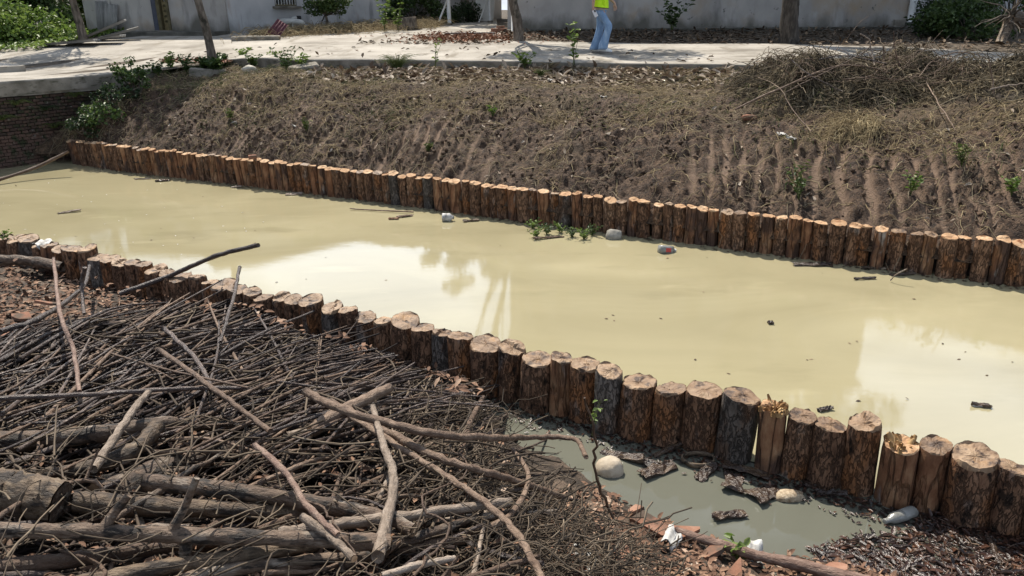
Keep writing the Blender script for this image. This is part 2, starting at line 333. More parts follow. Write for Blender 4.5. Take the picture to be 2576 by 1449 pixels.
frame_m = mk('door_frame_bronze', [(0, (.09, .075, .04)), (1, (.17, .14, .08))], scale=9, rough=.5, metal=.4, bump=0)
green_glass = mk('door_transom_green', [(0, (.02, .10, .05)), (1, (.05, .17, .09))], scale=9, rough=.25, bump=0)
slate_m = mk('slate_blue_strip', [(0, (.05, .055, .075)), (1, (.09, .095, .12))], scale=5, rough=.7, bump=.1)
glass_dark = mk('dark_pane', [(0, (.01, .012, .014)), (1, (.02, .022, .025))], scale=4, rough=.08, spec=.6, bump=0)
maroon = mk('maroon_sheet', [(0, (.09, .03, .04)), (1, (.15, .06, .07))], scale=6, rough=.7, bump=.2)
print('materials ok')
# ------------------------------------------------------------------ lines of the place
def yard_z(x, y):
    y = np.asarray(y, float)
    x = np.asarray(x, float)
    return 1.8-.21*ss(-5.2, -7.8, x)*(1-ss(18, 23, y))+.30*np.clip((y-17)/8, 0, 1)*(1-.0*x)+.35*np.clip((y-25)/9, 0, 1)
def G(x, y, off=0): return DS(x, y, yard_z, off, 8, 90, 1500)
far_px = [(185, 410), (330, 432), (640, 468), (900, 500), (1130, 530), (1400, 567), (1700, 605), (2000, 645), (2200, 672), (2330, 688), (2576, 718)]
far_line = np.array([D(a, b, 0)[:2] for a, b in far_px])
far_line = np.vstack([far_line, far_line[-1]+(far_line[-1]-far_line[-3])/np.linalg.norm(far_line[-1]-far_line[-3])*4])
near_px = [(0, 590), (100, 611), (200, 632), (290, 652), (400, 680), (520, 703), (600, 725), (720, 752), (830, 772), (920, 788), (1010, 810), (1100, 833), (1190, 850), (1250, 862), (1340, 888), (1440, 908), (1550, 943), (1640, 962), (1730, 976), (1800, 988), (1880, 1012), (1970, 1030), (2100, 1064), (2190, 1082), (2280, 1101), (2390, 1124), (2470, 1139), (2560, 1166)]
near_line = np.array([D(a, b, .42)[:2] for a, b in near_px])
pf = np.polyfit(near_line[:, 0], near_line[:, 1], 1)
near_line = np.vstack([[near_line[0, 0]-3, near_line[0, 1]-3*pf[0]], near_line, [near_line[-1, 0]+1.2, near_line[-1, 1]+1.2*pf[0]]])
def y_far(x): return np.interp(x, far_line[:, 0], far_line[:, 1])
kerb_pts = [(0, 205), (150, 196), (330, 182)]
kp = [G(a, b)[:2] for a, b in kerb_pts]; wd = (kp[2]-kp[0])/np.linalg.norm(kp[2]-kp[0])
wnor0 = np.array([wd[1], -wd[0]])
wall_a, wall_b = kp[0]-wd*7, kp[2]+wd*.25          # the road's retaining wall
k2 = [G(a, b)[:2] for a, b in [(470, 160), (560, 151), (740, 150), (900, 150), (1100, 152), (1500, 157), (1830, 161), (2100, 170), (2350, 180), (2576, 192)]]
edge = np.array([wall_a, kp[0], kp[1], wall_b]+[q for q in k2 if q[0] > wall_b[0]+.1])
edge = np.vstack([edge, edge[-1]+(edge[-1]-edge[-2])*3])
def y_edge(x): return np.interp(x, edge[:, 0], edge[:, 1])

# ------------------------------------------------------------------ far bank
heap_c = [((4.35, 12.0), .85, .85, .34), ((4.9, 13.0), 1.15, .8, .29), ((5.9, 12.4), 1.15, .85, .32), ((6.9, 11.3), 1.0, 1.1, .33), ((7.5, 11.7), 1.3, .9, .30), ((5.3, 11.7), .8, .6, .26)]
def heap(x, y):
    h = 0
    for c, rx, ry, a in heap_c:
        h = np.maximum(h, a*np.exp(-(((x-c[0])/rx)**2+((y-c[1])/ry)**2)**1.3))
    return h
def groove(x, y):
    w = y-y_far(x)
    g = x-.30*w+.04*fbm(x*2, w*2, 0, 2, 5)
    patch = ss(0, .4, vn(g*.7, w*.5, 0, 31)+.42)*ss(.1, .45, w)*(1-ss(1.5, 2.4, w+.5*vn(g*2, 0, 0, 6)))
    gi = g*4.6+1.5*vn(g*.9, w*.25, 0, 14)
    tooth = ss(.55, .80, np.abs((gi % 1.0)-.5)*2*(.62+.75*(.5+.5*vn(np.floor(gi)*3.7, w*1.9, 0, 8))))
    return patch*tooth
def bank_base(x, y):
    yr, ye = y_far(x), y_edge(x)
    Ln = np.maximum(ye-yr, .6); w = y-yr
    wb = np.clip(.42*Ln, .7, 2.2)*(1+.10*vn(x*.7, 1.7, 0, 4))
    zb = 1.36+.07*vn(x*.5, .3, 0, 9)
    z = np.where(w < wb, .28+(zb-.28)*(np.clip(w/wb, 0, 1)**.92), zb+(1.62-zb)*np.clip((w-wb)/np.maximum(Ln-wb, .1), 0, 1))
    r = .22*np.exp(-((w-wb)/.5)**2); z = z-r*.35                     # soften the crest
    z = np.where(w < 0, .28+w*1.5, z)
    dw = (x-kp[2][0])*wnor0[0]+(y-kp[2][1])*wnor0[1]           # clear of the brick wall
    z = np.where(x < wall_b[0]+2.5, np.minimum(z, .30+.75*np.maximum(dw, 0)+.42*np.maximum(w, 0)), z)
    return z
def bank_z(x, y):
    x = np.asarray(x, float); y = np.asarray(y, float)
    w = y-y_far(x); gr = groove(x, y)
    rough = np.clip(ss(0, .3, w), 0, 1)*(1-.55*ss(2.6, 4.0, w))
    cl = .06*fbm(x*3.2, y*3.2, 0, 3, 21)+.038*np.abs(fbm(x*8, y*8, 0, 2, 3))+.020*vn(x*17, y*15, 0, 77)+.022*vn(x*31, y*28, 0, 78)
    z = bank_base(x, y)+.12*vn(x*.9, y*.9, 0, 2)*rough+cl*rough*(1-.85*gr)-.034*gr
    return z+heap(x, y)*.75
nx, ny = 900, 270
xs = np.linspace(-9.6, 10.6, nx); tt = np.linspace(0, 1, ny)
X = np.repeat(xs[:, None], ny, 1); y0 = y_far(xs)-.06; y1 = np.maximum(y_edge(xs)+.12, y0+.3)
Yg = y0[:, None]+(y1-y0)[:, None]*tt[None]
Z = bank_z(X, Yg)
bank = grid('bank_far', X, Yg, Z, soil); tag(bank, kind='structure')
wv = (Yg-y_far(X)); gv = groove(X, Yg)
dry = ss(-.1, .5, fbm(X*1.1, Yg*1.6, 0, 3, 40)+ss(1.7, 2.3, wv)*.7-.35)*(.35+.65*ss(1.2, 2.1, wv))
col_attr(bank.data, 'ground', np.stack([np.clip(gv*.8, 0, 1).ravel(), (dry*.32).ravel(), (ss(.06, .2, heap(X, Yg))*.8).ravel()], 1))  # third channel paints shadow into the soil colour under the weed heap

# ------------------------------------------------------------------ near bank
nl_p = near_line[4]; nl_d = np.array([1, pf[0]]); nl_d /= np.linalg.norm(nl_d); nl_n = np.array([nl_d[1], -nl_d[0]]); nl_n = nl_n if nl_n[1] < 0 else -nl_n
def dn(x, y):   # distance from the near row towards the camera
    return (x-np.interp(0, [0], [nl_p[0]]))*nl_n[0]+(y-nl_p[1])*nl_n[1]
shx = np.array([-.6, -.17, .12, .5, .76, 1.07, 1.61, 1.94, 2.22, 2.73, 4.2])
sh_pts = [D(a, b, 0) for a, b in [(1230, 1010), (1330, 1110), (1480, 1190), (1600, 1265), (1750, 1335), (2000, 1366), (2150, 1385), (2300, 1425), (2576, 1475)]]
shx = np.array([q[0] for q in sh_pts]+[4.5]); shd = np.array([dn(q[0], q[1])+.10 for q in sh_pts]+[.9])
def near_ground(x, y):
    x = np.asarray(x, float); y = np.asarray(y, float); d = dn(x, y)
    left = .10+.185*np.maximum(d, 0)
    right = .36*(d-np.interp(x, shx, shd)); right = np.where(right < 0, right*2.2, right*(1+.15*np.clip(d-1.5, 0, 2))); right = np.maximum(np.minimum(right, left-.02), -.35)
    k = ss(-1.0, -.25, x)
    z = left*(1-k)+right*k
    return np.where(d < 0, np.minimum(z, .14+d*3), z)
def pile(x, y):
    d = dn(x, y)
    a = ss(.55, 1.9, d)*(1-ss(3.6, 4.6, d))*(1-ss(-1.3, -.1, x-.75*(d-.8)))*ss(-6.5, -3.0, x)
    return .26*a*(1+.25*vn(x*.8, y*.8, 0, 12))
def near_z(x, y):
    x = np.asarray(x, float); y = np.asarray(y, float)
    return near_ground(x, y)+pile(x, y)*.2+.035*fbm(x*3, y*3, 0, 3, 61)+.02*fbm(x*14, y*14, 0, 2, 62)
def pile_top(x, y): return near_ground(np.asarray(x, float), np.asarray(y, float))+pile(np.asarray(x, float), np.asarray(y, float))
nx, ny = 320, 220
xs = np.linspace(-9.0, 4.6, nx); X = np.repeat(xs[:, None], ny, 1)
yn = np.interp(xs, near_line[:, 0], near_line[:, 1])
Yg = yn[:, None]+.03+(-2.2-yn[:, None])*np.linspace(0, 1, ny)[None]**1.3
near_bank = grid('bank_near', X, Yg, near_z(X, Yg), near_soil); tag(near_bank, kind='structure')
col_attr(near_bank.data, 'ground', np.repeat(ss(.15, .6, fbm(X*5, Yg*5, 0, 3, 90)).reshape(-1, 1)*.7, 3, 1))

# ------------------------------------------------------------------ canal bed, water
mb = MB(); mb.box((0, 8, -.95), (60, 40, .3)); tag(obj('canal_bed', mb.mesh('canal_bed'), near_soil), kind='structure')
def water_mat(name, base, base2, rough, ior, bump, sc=4.5):
    k_ = lambda c, f_: tuple(q*f_ for q in c)
    m = mk(name, [(0, k_(base, .90)), (1, k_(base2, 1.06))], scale=.5, detail=7, coord='Position', rough=rough, spec=.5, bump=bump, bscale=sc, bdist=.02, ior=ior, stretch=(.6, 1, 1), dist=1.2,
           second=[(k_(base, .80), 1.6, .60, .80, (.35, 1, 1)), (k_(base2, 1.12), 2.3, .62, .80, (.3, 1, 1))])
    return m
wat = water_mat('muddy_water', (.282, .249, .150), (.322, .287, .178), 0.012, 1.42, .028)
wat_pool = water_mat('pool_water', (.10, .103, .080), (.132, .132, .105), .015, 1.42, .025)  # darker: less turbid water, plus some shadow of the posts in the colour
fl, nl = far_line, near_line
poly = [(q[0], q[1]+.12) for q in fl]+[(11, fl[-1, 1]), (11, nl[-1, 1]-3)]+[(q[0], q[1]) for q in nl[::-1]]+[(-22, nl[0, 1]+5), (-22, 20), (-9.6, 20)]
me = bpy.data.meshes.new('canal_water'); me.from_pydata([(a, b, 0) for a, b in poly], [], [tuple(range(len(poly)))]); me.update()
w_o = obj('canal_water', me, wat); tag(w_o, kind='structure')
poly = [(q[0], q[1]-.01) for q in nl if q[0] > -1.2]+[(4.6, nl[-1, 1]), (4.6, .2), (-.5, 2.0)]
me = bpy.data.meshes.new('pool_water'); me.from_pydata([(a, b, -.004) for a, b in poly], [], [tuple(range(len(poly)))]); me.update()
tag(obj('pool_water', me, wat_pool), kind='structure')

# ------------------------------------------------------------------ yard ground and concrete road
xs = np.linspace(-160, 160, 161); ys = np.concatenate([np.linspace(0, 1, 40)**1.5])
X = np.repeat(xs[:, None], 40, 1); Yg = y_edge(np.clip(xs, edge[0, 0], edge[-1, 0]))[:, None]+.3+ys[None]*180
tag(grid('ground', X, Yg, yard_z(X, Yg)-.035+.02*vn(X*1.5, Yg*1.5, 0, 3), dirt), kind='structure')
fe = [G(a, b)[:2] for a, b in [(0, 111), (210, 107)]]
fe2 = [G(a, b)[:2] for a, b in [(1030, 108), (1300, 113), (1640, 110), (1960, 109), (2250, 118), (2576, 136)]]
back = np.array([[fe[0][0]-6, fe[0][1]-2], fe[0], fe[1], [fe[1][0]+.6, 25.2], [-3.0, 36], [-.6, 36], [-.4, 27], [-.2, fe2[1][1]+1.5]]+[q for q in fe2 if q[0] > .3])
back = np.vstack([back, back[-1]+(back[-1]-back[-2])*2]); back = back[np.argsort(back[:, 0])]
xs = np.linspace(-14.5, 13.5, 220); X = np.repeat(xs[:, None], 60, 1)
ya = y_edge(xs); yb = np.interp(xs, back[:, 0], back[:, 1])
Yg = ya[:, None]+(yb-ya)[:, None]*np.linspace(0, 1, 60)[None]
Zr = yard_z(X, Yg)+.012*vn(X*.4, Yg*.4, 0, 5)
# the slab's broken near edge hangs down as a kerb face
jag = .02*fbm(xs*3, 0, 0, 3, 8)
X2 = np.concatenate([X[:, :1], X[:, :1], X], 1); Y2 = np.concatenate([Yg[:, :1]+.03, Yg[:, :1]+jag[:, None], Yg], 1); Y2[:, 2] += jag
Z2 = np.concatenate([Zr[:, :1]-.24, Zr[:, :1]-.02, Zr], 1)
road = grid('road', X2, Y2, Z2, concrete); tag(road, kind='structure')
road.data.materials.append(kerb_m)
fi = np.zeros(len(road.data.polygons), np.int32); fi[0::Y2.shape[1]-1] = 1; road.data.polygons.foreach_set('material_index', fi)
# older slab edge standing proud at the left, and two open joints
a, b, c = G(-120, 160), G(0, 168), G(62, 180)
mb = MB(); e1, e2 = G(-60, 186)[:2], G(66, 180)[:2]; e3, e4 = G(235, 150)[:2], G(-60, 140)[:2]
mb.prism([e1, e2, e4], 1.5, 1.72); s2 = obj('road_slab_edge', mb.mesh('slab'), concrete); tag(s2, kind='structure')
def joint(p, q, w=.025):
    p, q = np.array(p), np.array(q); n = 14; P = p[None]+(q-p)[None]*np.linspace(0, 1, n)[:, None]
    dd = (q-p)/np.linalg.norm(q-p); nn = np.array([-dd[1], dd[0]])
    V = []; F = []
    for i, r in enumerate(P):
        ww = w*(.5+.5*random.random()); o_ = nn*.02*random.uniform(-1, 1)
        for sg in (-1, 1): t_ = r+nn*ww*sg*.5+o_; V.append((t_[0], t_[1], float(yard_z(t_[0], t_[1]))+.018))
        if i: F.append((2*i-2, 2*i-1, 2*i+1, 2*i))
    o = obj('road_joint', MB().add(V, F).mesh('joint'), moss); tag(o, kind='structure')
joint(G(66, 180)[:2], G(240, 150)[:2], .035); joint(G(1400, 144)[:2], G(1560, 116)[:2], .04); joint(G(1040, 142)[:2], G(1130, 128)[:2], .03)

# ------------------------------------------------------------------ brick retaining wall at the canal's end
wlen = np.linalg.norm(wall_b-wall_a); wdir = (wall_b-wall_a)/wlen; wnor = np.array([wdir[1], -wdir[0]])
ang = math.atan2(wdir[1], wdir[0])
bw = empty('brick_wall', (wall_a[0], wall_a[1], 0), ang)
tag(bw, 'old dark brick retaining wall below the concrete slab at the canal end', 'wall')
S0 = wlen-6.2; WT = 1.59
mb = MB(); mb.box((wlen/2, .22, .34), (wlen, .34, 2.1)); obj('mortar_core', mb.mesh('mortar_core'), mortar, bw)
mb = MB()
n = 40; prof = []
V = []; F = []
for i in range(n+1):
    x = wlen*i/n; j = .015*float(fbm(x*2, 0, 0, 3, 3))
    for (yy, zz) in ((.39, WT-.008), (-.06+j, WT-.004), (-.075+j, WT-.03), (-.06+j*1.5, WT-.29+j), (.1, WT-.30)): V.append((x, yy, zz))
    if i: F += [((i-1)*5+k, (i-1)*5+k+1, i*5+k+1, i*5+k) for k in range(4)]
obj('coping_slab', MB().add(V, F).mesh('coping'), kerb_m, bw)
bm = MB().box((0, 0, 0), (.118, .10, .053), bev=.006).mesh('brick'); bm.materials.append(brick_m)
nb = 0; extra = MB(); zc = 1.26; row = 0
while zc > -.15:
    x = wlen-.1-(row % 2)*.064
    while x > S0:
        if not (vn(x*1.3, zc*3, 0, 50) > .72 and zc < 1.3):
            dz, dy, rz = random.uniform(-.004, .004), random.uniform(-.014, .02), random.uniform(-.03, .03)
            vis = x > wlen-3.6 and zc > .12
            if vis and nb < 296:
                o = bpy.data.objects.new('brick', bm); COL.objects.link(o); o.parent = bw; o.location = (x, .03+dy, zc+dz); o.rotation_euler = (random.uniform(-.03, .03), random.uniform(-.02, .02), rz); nb += 1
            else: extra.box((x, .03+dy, zc+dz), (.118, .10, .053), rz=rz)
        x -= .1285
    zc -= .063; row += 1
tag(obj('bricks', extra.mesh('bricks'), brick_m, bw), kind='stuff')
# ------------------------------------------------------------------ rows of log posts
def log_post(pos, r, top, lean, seg, nr, bmat, cmat, seed, label, group, splinter=0, tilt=(0, 0), step=0):
    e = empty('log_post', (pos[0], pos[1], 0))
    tag(e, label, 'log post', group)
    zs = np.linspace(-.42, top, nr); th = np.arange(seg)*2*math.pi/seg
    TH, ZZ = np.meshgrid(th, zs); cx, sx = np.cos(TH), np.sin(TH)
    n1 = fbm(cx*1.3+seed, sx*1.3, ZZ*1.2, 2, 5); n2 = fbm(cx*5+seed, sx*5, ZZ*3.2, 3, 6)
    fis = np.abs(vn(cx*7+seed*3, sx*7, ZZ*4.0, 9)); fis = np.where(fis < .16, (fis/.16)-1, 0)
    rr = r*(1+.06*n1+.028*n2+.045*fis)*(1+.05*(top-ZZ))
    rr[-1] *= .965
    lx, ly = lean
    tz = tilt[0]*cx*r+tilt[1]*sx*r
    k = (np.arange(nr)/(nr-1))**6
    Vx = rr*cx+lx*ZZ; Vy = rr*sx+ly*ZZ; Vz = ZZ+tz*k[:, None]+(.012*vn(cx*3+seed, sx*3, 0, 4))*k[:, None]
    V = np.stack([Vx, Vy, Vz], -1).reshape(-1, 3)
    i = np.arange(nr-1)[:, None]; j = np.arange(seg)[None]; jn = (j+1) % seg
    F = np.stack([i*seg+j, i*seg+jn, (i+1)*seg+jn, (i+1)*seg+j], -1).reshape(-1, 4)
    obj('bark', bulk('bark', V, F), bmat, e)
    fr = [1.0, .93, .72, .48, .24, .05]; V = []; F = []
    sa = seed*2.1
    for a, f_ in enumerate(fr):
        for b in range(seg):
            x, y = Vx[-1, b]-lx*top, Vy[-1, b]-ly*top
            px, py = x*f_, y*f_
            h = Vz[-1, b]*1.0 if a == 0 else top+tilt[0]*px+tilt[1]*py
            if a: h += .0015*float(_n1[(b*7+a*13+int(seed*10)) % 997])+.008*math.sin(px*31+seed*2)*math.sin(py*37+seed)+(step if px*math.cos(sa)+py*math.sin(sa) > .22*r else 0)
            V.append((px+lx*top, py+ly*top, h-.002*(a == 0)))
    for a in range(len(fr)-1):
        for b in range(seg): c = (b+1) % seg; F.append((a*seg+b, a*seg+c, (a+1)*seg+c, (a+1)*seg+b))
    F.append(tuple(range((len(fr)-1)*seg, len(fr)*seg)))
    cf = obj('cut_top', MB().add(V, F).mesh('cut_top'), cmat, e)
    if splinter:
        P = []; Rr = []
        for q in range(splinter):
            a = random.uniform(0, 6.28); q0 = r*math.sqrt(random.random())*.92
            x0, y0 = q0*math.cos(a)+lx*top, q0*math.sin(a)+ly*top; hh = random.choice((.012, .018, .022, .03, .045))*random.uniform(.7, 1.2); sp = random.uniform(.1, 1.1)
            o_ = np.array([math.cos(a), math.sin(a), 0])*hh*sp
            P.append([(x0, y0, top-.015), (x0+o_[0]*.4, y0+o_[1]*.4, top+hh*.55), (x0+o_[0], y0+o_[1], top+hh)]); w = random.uniform(.008, .026); Rr.append([w, w*.95, w*.55])
        V, F = tubes(np.array(P), np.array(Rr), 4); tag(obj('splinters', bulk('splinters', V, F, False), splinter_m, e), kind='stuff')
    return e
_n1 = rng.normal(size=997)
def ordinal(n): return f"{n}{'th' if 10 <= n % 100 <= 20 else {1: 'st', 2: 'nd', 3: 'rd'}.get(n % 10, 'th')}"
def walk(line, start, stop, dia, gap):
    seg = np.linalg.norm(np.diff(line, axis=0), axis=1); cum = np.concatenate([[0], np.cumsum(seg)])
    s = start; outp = []
    while s < (stop if stop > 0 else cum[-1]):
        d = dia(); s += d/2; outp.append((np.interp(s, cum, line[:, 0]), np.interp(s, cum, line[:, 1]), d/2)); s += d/2+gap()
    return outp
random.seed(5)
posts = walk(far_line, .02, -1, lambda: random.choice((.12, .13, .14, .15, .16, .175)), lambda: random.choice((0, .004, .008, .012, .03)))
posts = [p for p in posts if p[0] < 6.6]
NV = len(posts)
top_y = np.interp
for i, (x, y, r) in enumerate(posts):
    left = 1-np.clip((x+7.5)/9, 0, 1)
    kind = random.random()
    if kind < .26+.25*left: bmat, word = bark_orange, 'orange half-stripped'
    elif kind < .42: bmat, word = bark_grey, 'grey-barked'
    else: bmat, word = bark_brown, 'dark brown-barked'
    cm, cw = (cut_fresh, 'a fresh pale cut top') if random.random() < .8 else (cut_old, 'a weathered cut top')
    lean = (random.uniform(-.05, .02)-.07*left, random.uniform(-.03, .05))
    seg = 22 if x > -2 else 16
    big = ' thick' if r > .079 else ''
    lab = f"{word}{big} log post, {ordinal(i+1)} from the brick wall in the far row"
    log_post((x, y+random.uniform(-.02, .03)), r*1.03, .455+random.uniform(-.022, .022), lean, seg, 9, bmat, cm, i*1.37, lab, 'log posts of the far row along the earth bank',
             tilt=(random.uniform(-.10, .10), random.uniform(.02, .26)), step=random.choice((0, 0, .012)))
random.seed(9)
posts = walk(near_line, .6, -1, lambda: random.choice((.165, .185, .20, .215, .235)), lambda: random.choice((-.006, -.004, 0, 0, .004, .014)))
NN = len(posts)
for i, (x, y, r) in enumerate(posts):
    u = random.random()
    bmat, word = (bark_brown, 'dark brown') if u < .70 else ((bark_orange, 'orange-brown stripped') if u < .80 else (bark_grey, 'grey-brown'))
    vis_n = NN-i
    # splintered heads of the two posts towards the right
    sp = 0
    px = (x-1.72)**2+(y-4.25)**2; p2 = (x-2.17)**2+(y-4.02)**2; p3 = (x-1.98)**2
    if abs(x-1.72) < .10 and (did := globals().get('did', 0)+1) == 1: sp = 40; bmat = bark_orange
    elif abs(x-2.22) < .10 and (did2 := globals().get('did2', 0)+1) == 1: sp = 24; bmat = bark_orange
    
    
    if x > -.6: segn, nrn = 40, 16
    else: segn, nrn = 24, 10
    word = (word+' splintered') if sp > 20 else word
    tw = 'a splintered broken top' if sp > 20 else ('a stepped saw-cut top' if i % 3 == 0 else 'a worn cut top')
    lab = f"{word} log post, {ordinal(vis_n)} from the right end of the near row"
    log_post((x, y+random.uniform(-.025, .025)), r*1.04, .415+random.uniform(-.03, .035), (random.uniform(-.03, .04), random.uniform(-.04, .05)), segn, nrn, bmat, cut_old if sp < 20 else cut_fresh, 50+i*1.71, lab,
             'log posts of the near row beside the brush pile', splinter=sp, tilt=(random.uniform(-.18, .18), random.uniform(-.08, .26)), step=(.018 if i % 3 == 0 else 0))

# ------------------------------------------------------------------ houses
def wall_seg(name, p, q, h, z0, m, parent, thick=.24):
    p, q = np.array(p[:2]), np.array(q[:2]); l = np.linalg.norm(q-p); d = (q-p)/l
    return p, q, l, d, math.atan2(d[1], d[0])
def house(name, label, p, q, depth, h, z0, m, door=None, window=None, roof=True, flat=False):
    """front wall from p to q (left to right as seen), body behind it; local x along the front, -y is outwards"""
    p, q = np.array(p[:2]), np.array(q[:2]); l = float(np.linalg.norm(q-p)); d = (q-p)/l; a = math.atan2(d[1], d[0])
    e = empty(name, (p[0], p[1], z0), a); tag(e, label, 'house')
    ops = sorted((door or [])+(window or []), key=lambda o_: o_[0])
    mb = MB(); x = 0; t = .24
    for (x0, x1, a0, a1) in [o_[:4] for o_ in ops]:
        mb.box(((x+x0)/2, t/2, h/2-.3), (x0-x, t, h+.6)); x = x1
        if a0 > -.2: mb.box(((x0+x1)/2, t/2, (a0-.6)/2), (x1-x0, t, a0+.6))
        mb.box(((x0+x1)/2, t/2, (a1+h)/2), (x1-x0, t, h-a1))
    mb.box(((x+l)/2, t/2, h/2-.3), (l-x, t, h+.6))
    mb.box((t/2, depth/2+t/2, h/2-.3), (t, depth-t, h+.6)); mb.box((l-t/2, depth/2+t/2, h/2-.3), (t, depth-t, h+.6)); mb.box((l/2, depth-t/2+t, h/2-.3), (l, t, h+.6))
    obj('wall', mb.mesh('wall'), m, e)
    if flat:
        mb = MB(); mb.box((l/2, depth/2, h+.10), (l+.3, depth+.7, .2)); rf = obj('roof', mb.mesh('roof'), kerb_m, e)
        mb = MB(); mb.box((l/2, .1, h+.42), (l+.1, .12, .44)); obj('parapet', mb.mesh('parapet'), m, rf)
    else:
        mb = MB(); o_ = .45; rz = .9
        mb.add([(-.3, -o_, h-.08), (l+.3, -o_, h-.08), (l+.3, depth/2, h+rz), (-.3, depth/2, h+rz), (-.3, depth+o_, h-.08), (l+.3, depth+o_, h-.08),
                (-.3, -o_, h+.0), (l+.3, -o_, h+.0), (l+.3, depth/2, h+rz+.08), (-.3, depth/2, h+rz+.08), (-.3, depth+o_, h), (l+.3, depth+o_, h)],
               [(0, 1, 2, 3), (3, 2, 5, 4), (6, 9, 8, 7), (9, 10, 11, 8), (0, 6, 7, 1), (4, 5, 11, 10), (0, 3, 9, 6), (3, 4, 10, 9), (1, 7, 8, 2), (2, 8, 11, 5)])
        obj('roof', mb.mesh('roof'), sheet_m, e)
    return e, l
def local_x(p, q, pt):
    p, q = np.array(p[:2]), np.array(q[:2]); d = (q-p)/np.linalg.norm(q-p); return float((np.array(pt[:2])-p)@d)
def hit(p, q, x):   # where the sight line at sheet x meets the vertical plane through p,q
    p, q = np.array(p[:2]), np.array(q[:2]); r_ = ray(x, 60)[:2]; d = q-p
    A = np.array([[r_[0], -d[0]], [r_[1], -d[1]]]); t = np.linalg.solve(A, p); return float(t[1]*np.linalg.norm(d))
# left house
A1, A2 = G(222, 84), G(575, 85)
zb = float(yard_z(0, A1[1]))
dx0, dx1 = hit(A1, A2, 396), hit(A1, A2, 431)
hl, ll = house('left_house', 'low grey-beige rendered house with a gilt metal door, left of the yard', A1, A2, 7, 3.05, zb, plaster, door=[(dx0, dx1, -.3, 2.3)])
# door parts (open recess with bronze frame, gilt leaf, green transom)
door = MB(); dw = dx1-dx0
door.box(((dx0+dx1)/2+.06, .10, 1.0), (dw-.26, .05, 1.9), bev=.01); dl = obj('door', door.mesh('door'), gold_m, hl)
mb = MB()
for r_ in range(9):
    for c_ in range(6): mb.box((dx0+.25+(dw-.38)*(c_+.5)/6, .07, .35+r_*.155), (.045, .02, .07), rz=.0, ry=.5, bev=.008)
obj('embossed_studs', mb.mesh('studs'), frame_m, dl)
mb = MB(); mb.tube([(dx1-.16, .06, .95), (dx1-.16, .02, .98), (dx1-.16, .02, 1.1), (dx1-.16, .06, 1.13)], .012); obj('handle', mb.mesh('handle', True), galv, dl)
mb = MB(); mb.box((dx0+.12, .03, 1.15), (.12, .16, 2.3)); mb.box((dx1-.04, .03, 1.15), (.07, .16, 2.3)); mb.box(((dx0+dx1)/2, .03, 1.99), (dw-.2, .1, .07)); obj('door_frame', mb.mesh('door_frame'), frame_m, hl)
mb = MB(); mb.box((dx0-.01, -.02, 1.2), (.16, .06, 2.5)); obj('door_jamb_strip', mb.mesh('jamb'), slate_m, hl)
mb = MB(); mb.box(((dx0+dx1)/2+.06, .1, 2.15), (dw-.2, .03, .26)); tr_ = obj('transom', mb.mesh('transom'), green_glass, hl)
mb = MB()
for c_ in range(7): mb.box((dx0+.25+(dw-.35)*c_/6, .07, 2.15), (.018, .018, .26))
obj('transom_bar', mb.mesh('bars'), frame_m, tr_)
mb = MB(); mb.box(((dx0+dx1)/2, -.16, .02), (dw+.15, .34, .12), bev=.01); obj('door_step', mb.mesh('step'), kerb_m, hl)
mb = MB(); mb.box((ll/2+.3, -.45, -.03), (ll-.5, .9, .18), bev=.015); obj('plinth', mb.mesh('plinth'), moss, hl)
# the long wing running back
B1 = np.array([A2[0]+.02, A2[1]+.1]); B2 = DY(1262, 42, 34.0)[:2]
zb2 = float(yard_z(0, A2[1]))
wx0, wx1 = hit(B1, B2, 697), hit(B1, B2, 752)
zwin = 2.8-(B1[1]+(B2[1]-B1[1])*wx0/np.linalg.norm(B2-B1))*0
def z_at(p, q, x, y):
    p, q = np.array(p[:2]), np.array(q[:2]); t = hit(p, q, x)/np.linalg.norm(q-p); pt = p+(q-p)*t
    r_ = ray(x, y); return CAM_Z+r_[2]*(np.linalg.norm(pt)/np.linalg.norm(r_[:2]))
wz0 = z_at(B1, B2, 725, 15)-zb2
hl2, l2 = house('long_wing', 'long bluish-grey rendered wing with a barred window, running back from the left house', B1, B2, 6, 3.3, zb2, plaster_blue, window=[(wx0, wx1, wz0, wz0+1.1)])
mb = MB(); mb.box(((wx0+wx1)/2, .16, wz0+.55), (wx1-wx0, .04, 1.1)); wi = obj('window', mb.mesh('window'), glass_dark, hl2)
mb = MB(); ww = wx1-wx0
mb.box((wx0+.03, .08, wz0+.55), (.06, .08, 1.1)); mb.box((wx1-.03, .08, wz0+.55), (.06, .08, 1.1)); mb.box(((wx0+wx1)/2, .08, wz0+.03), (ww-.12, .08, .06)); mb.box(((wx0+wx1)/2, .08, wz0+1.07), (ww-.12, .08, .06))
obj('window_frame', mb.mesh('frame'), frame_m, wi)
for c_ in range(8):
    mb = MB(); mb.tube([(wx0+ww*(c_+.5)/8, .03, wz0+.04), (wx0+ww*(c_+.5)/8, .03, wz0+1.05)], .012, 6); obj('window_bar', mb.mesh('bar'), pvc, wi)
mb = MB(); mb.box(((wx0+wx1)/2, -.03, wz0-.04), (ww+.2, .16, .07)); obj('window_sill', mb.mesh('sill'), kerb_m, hl2)
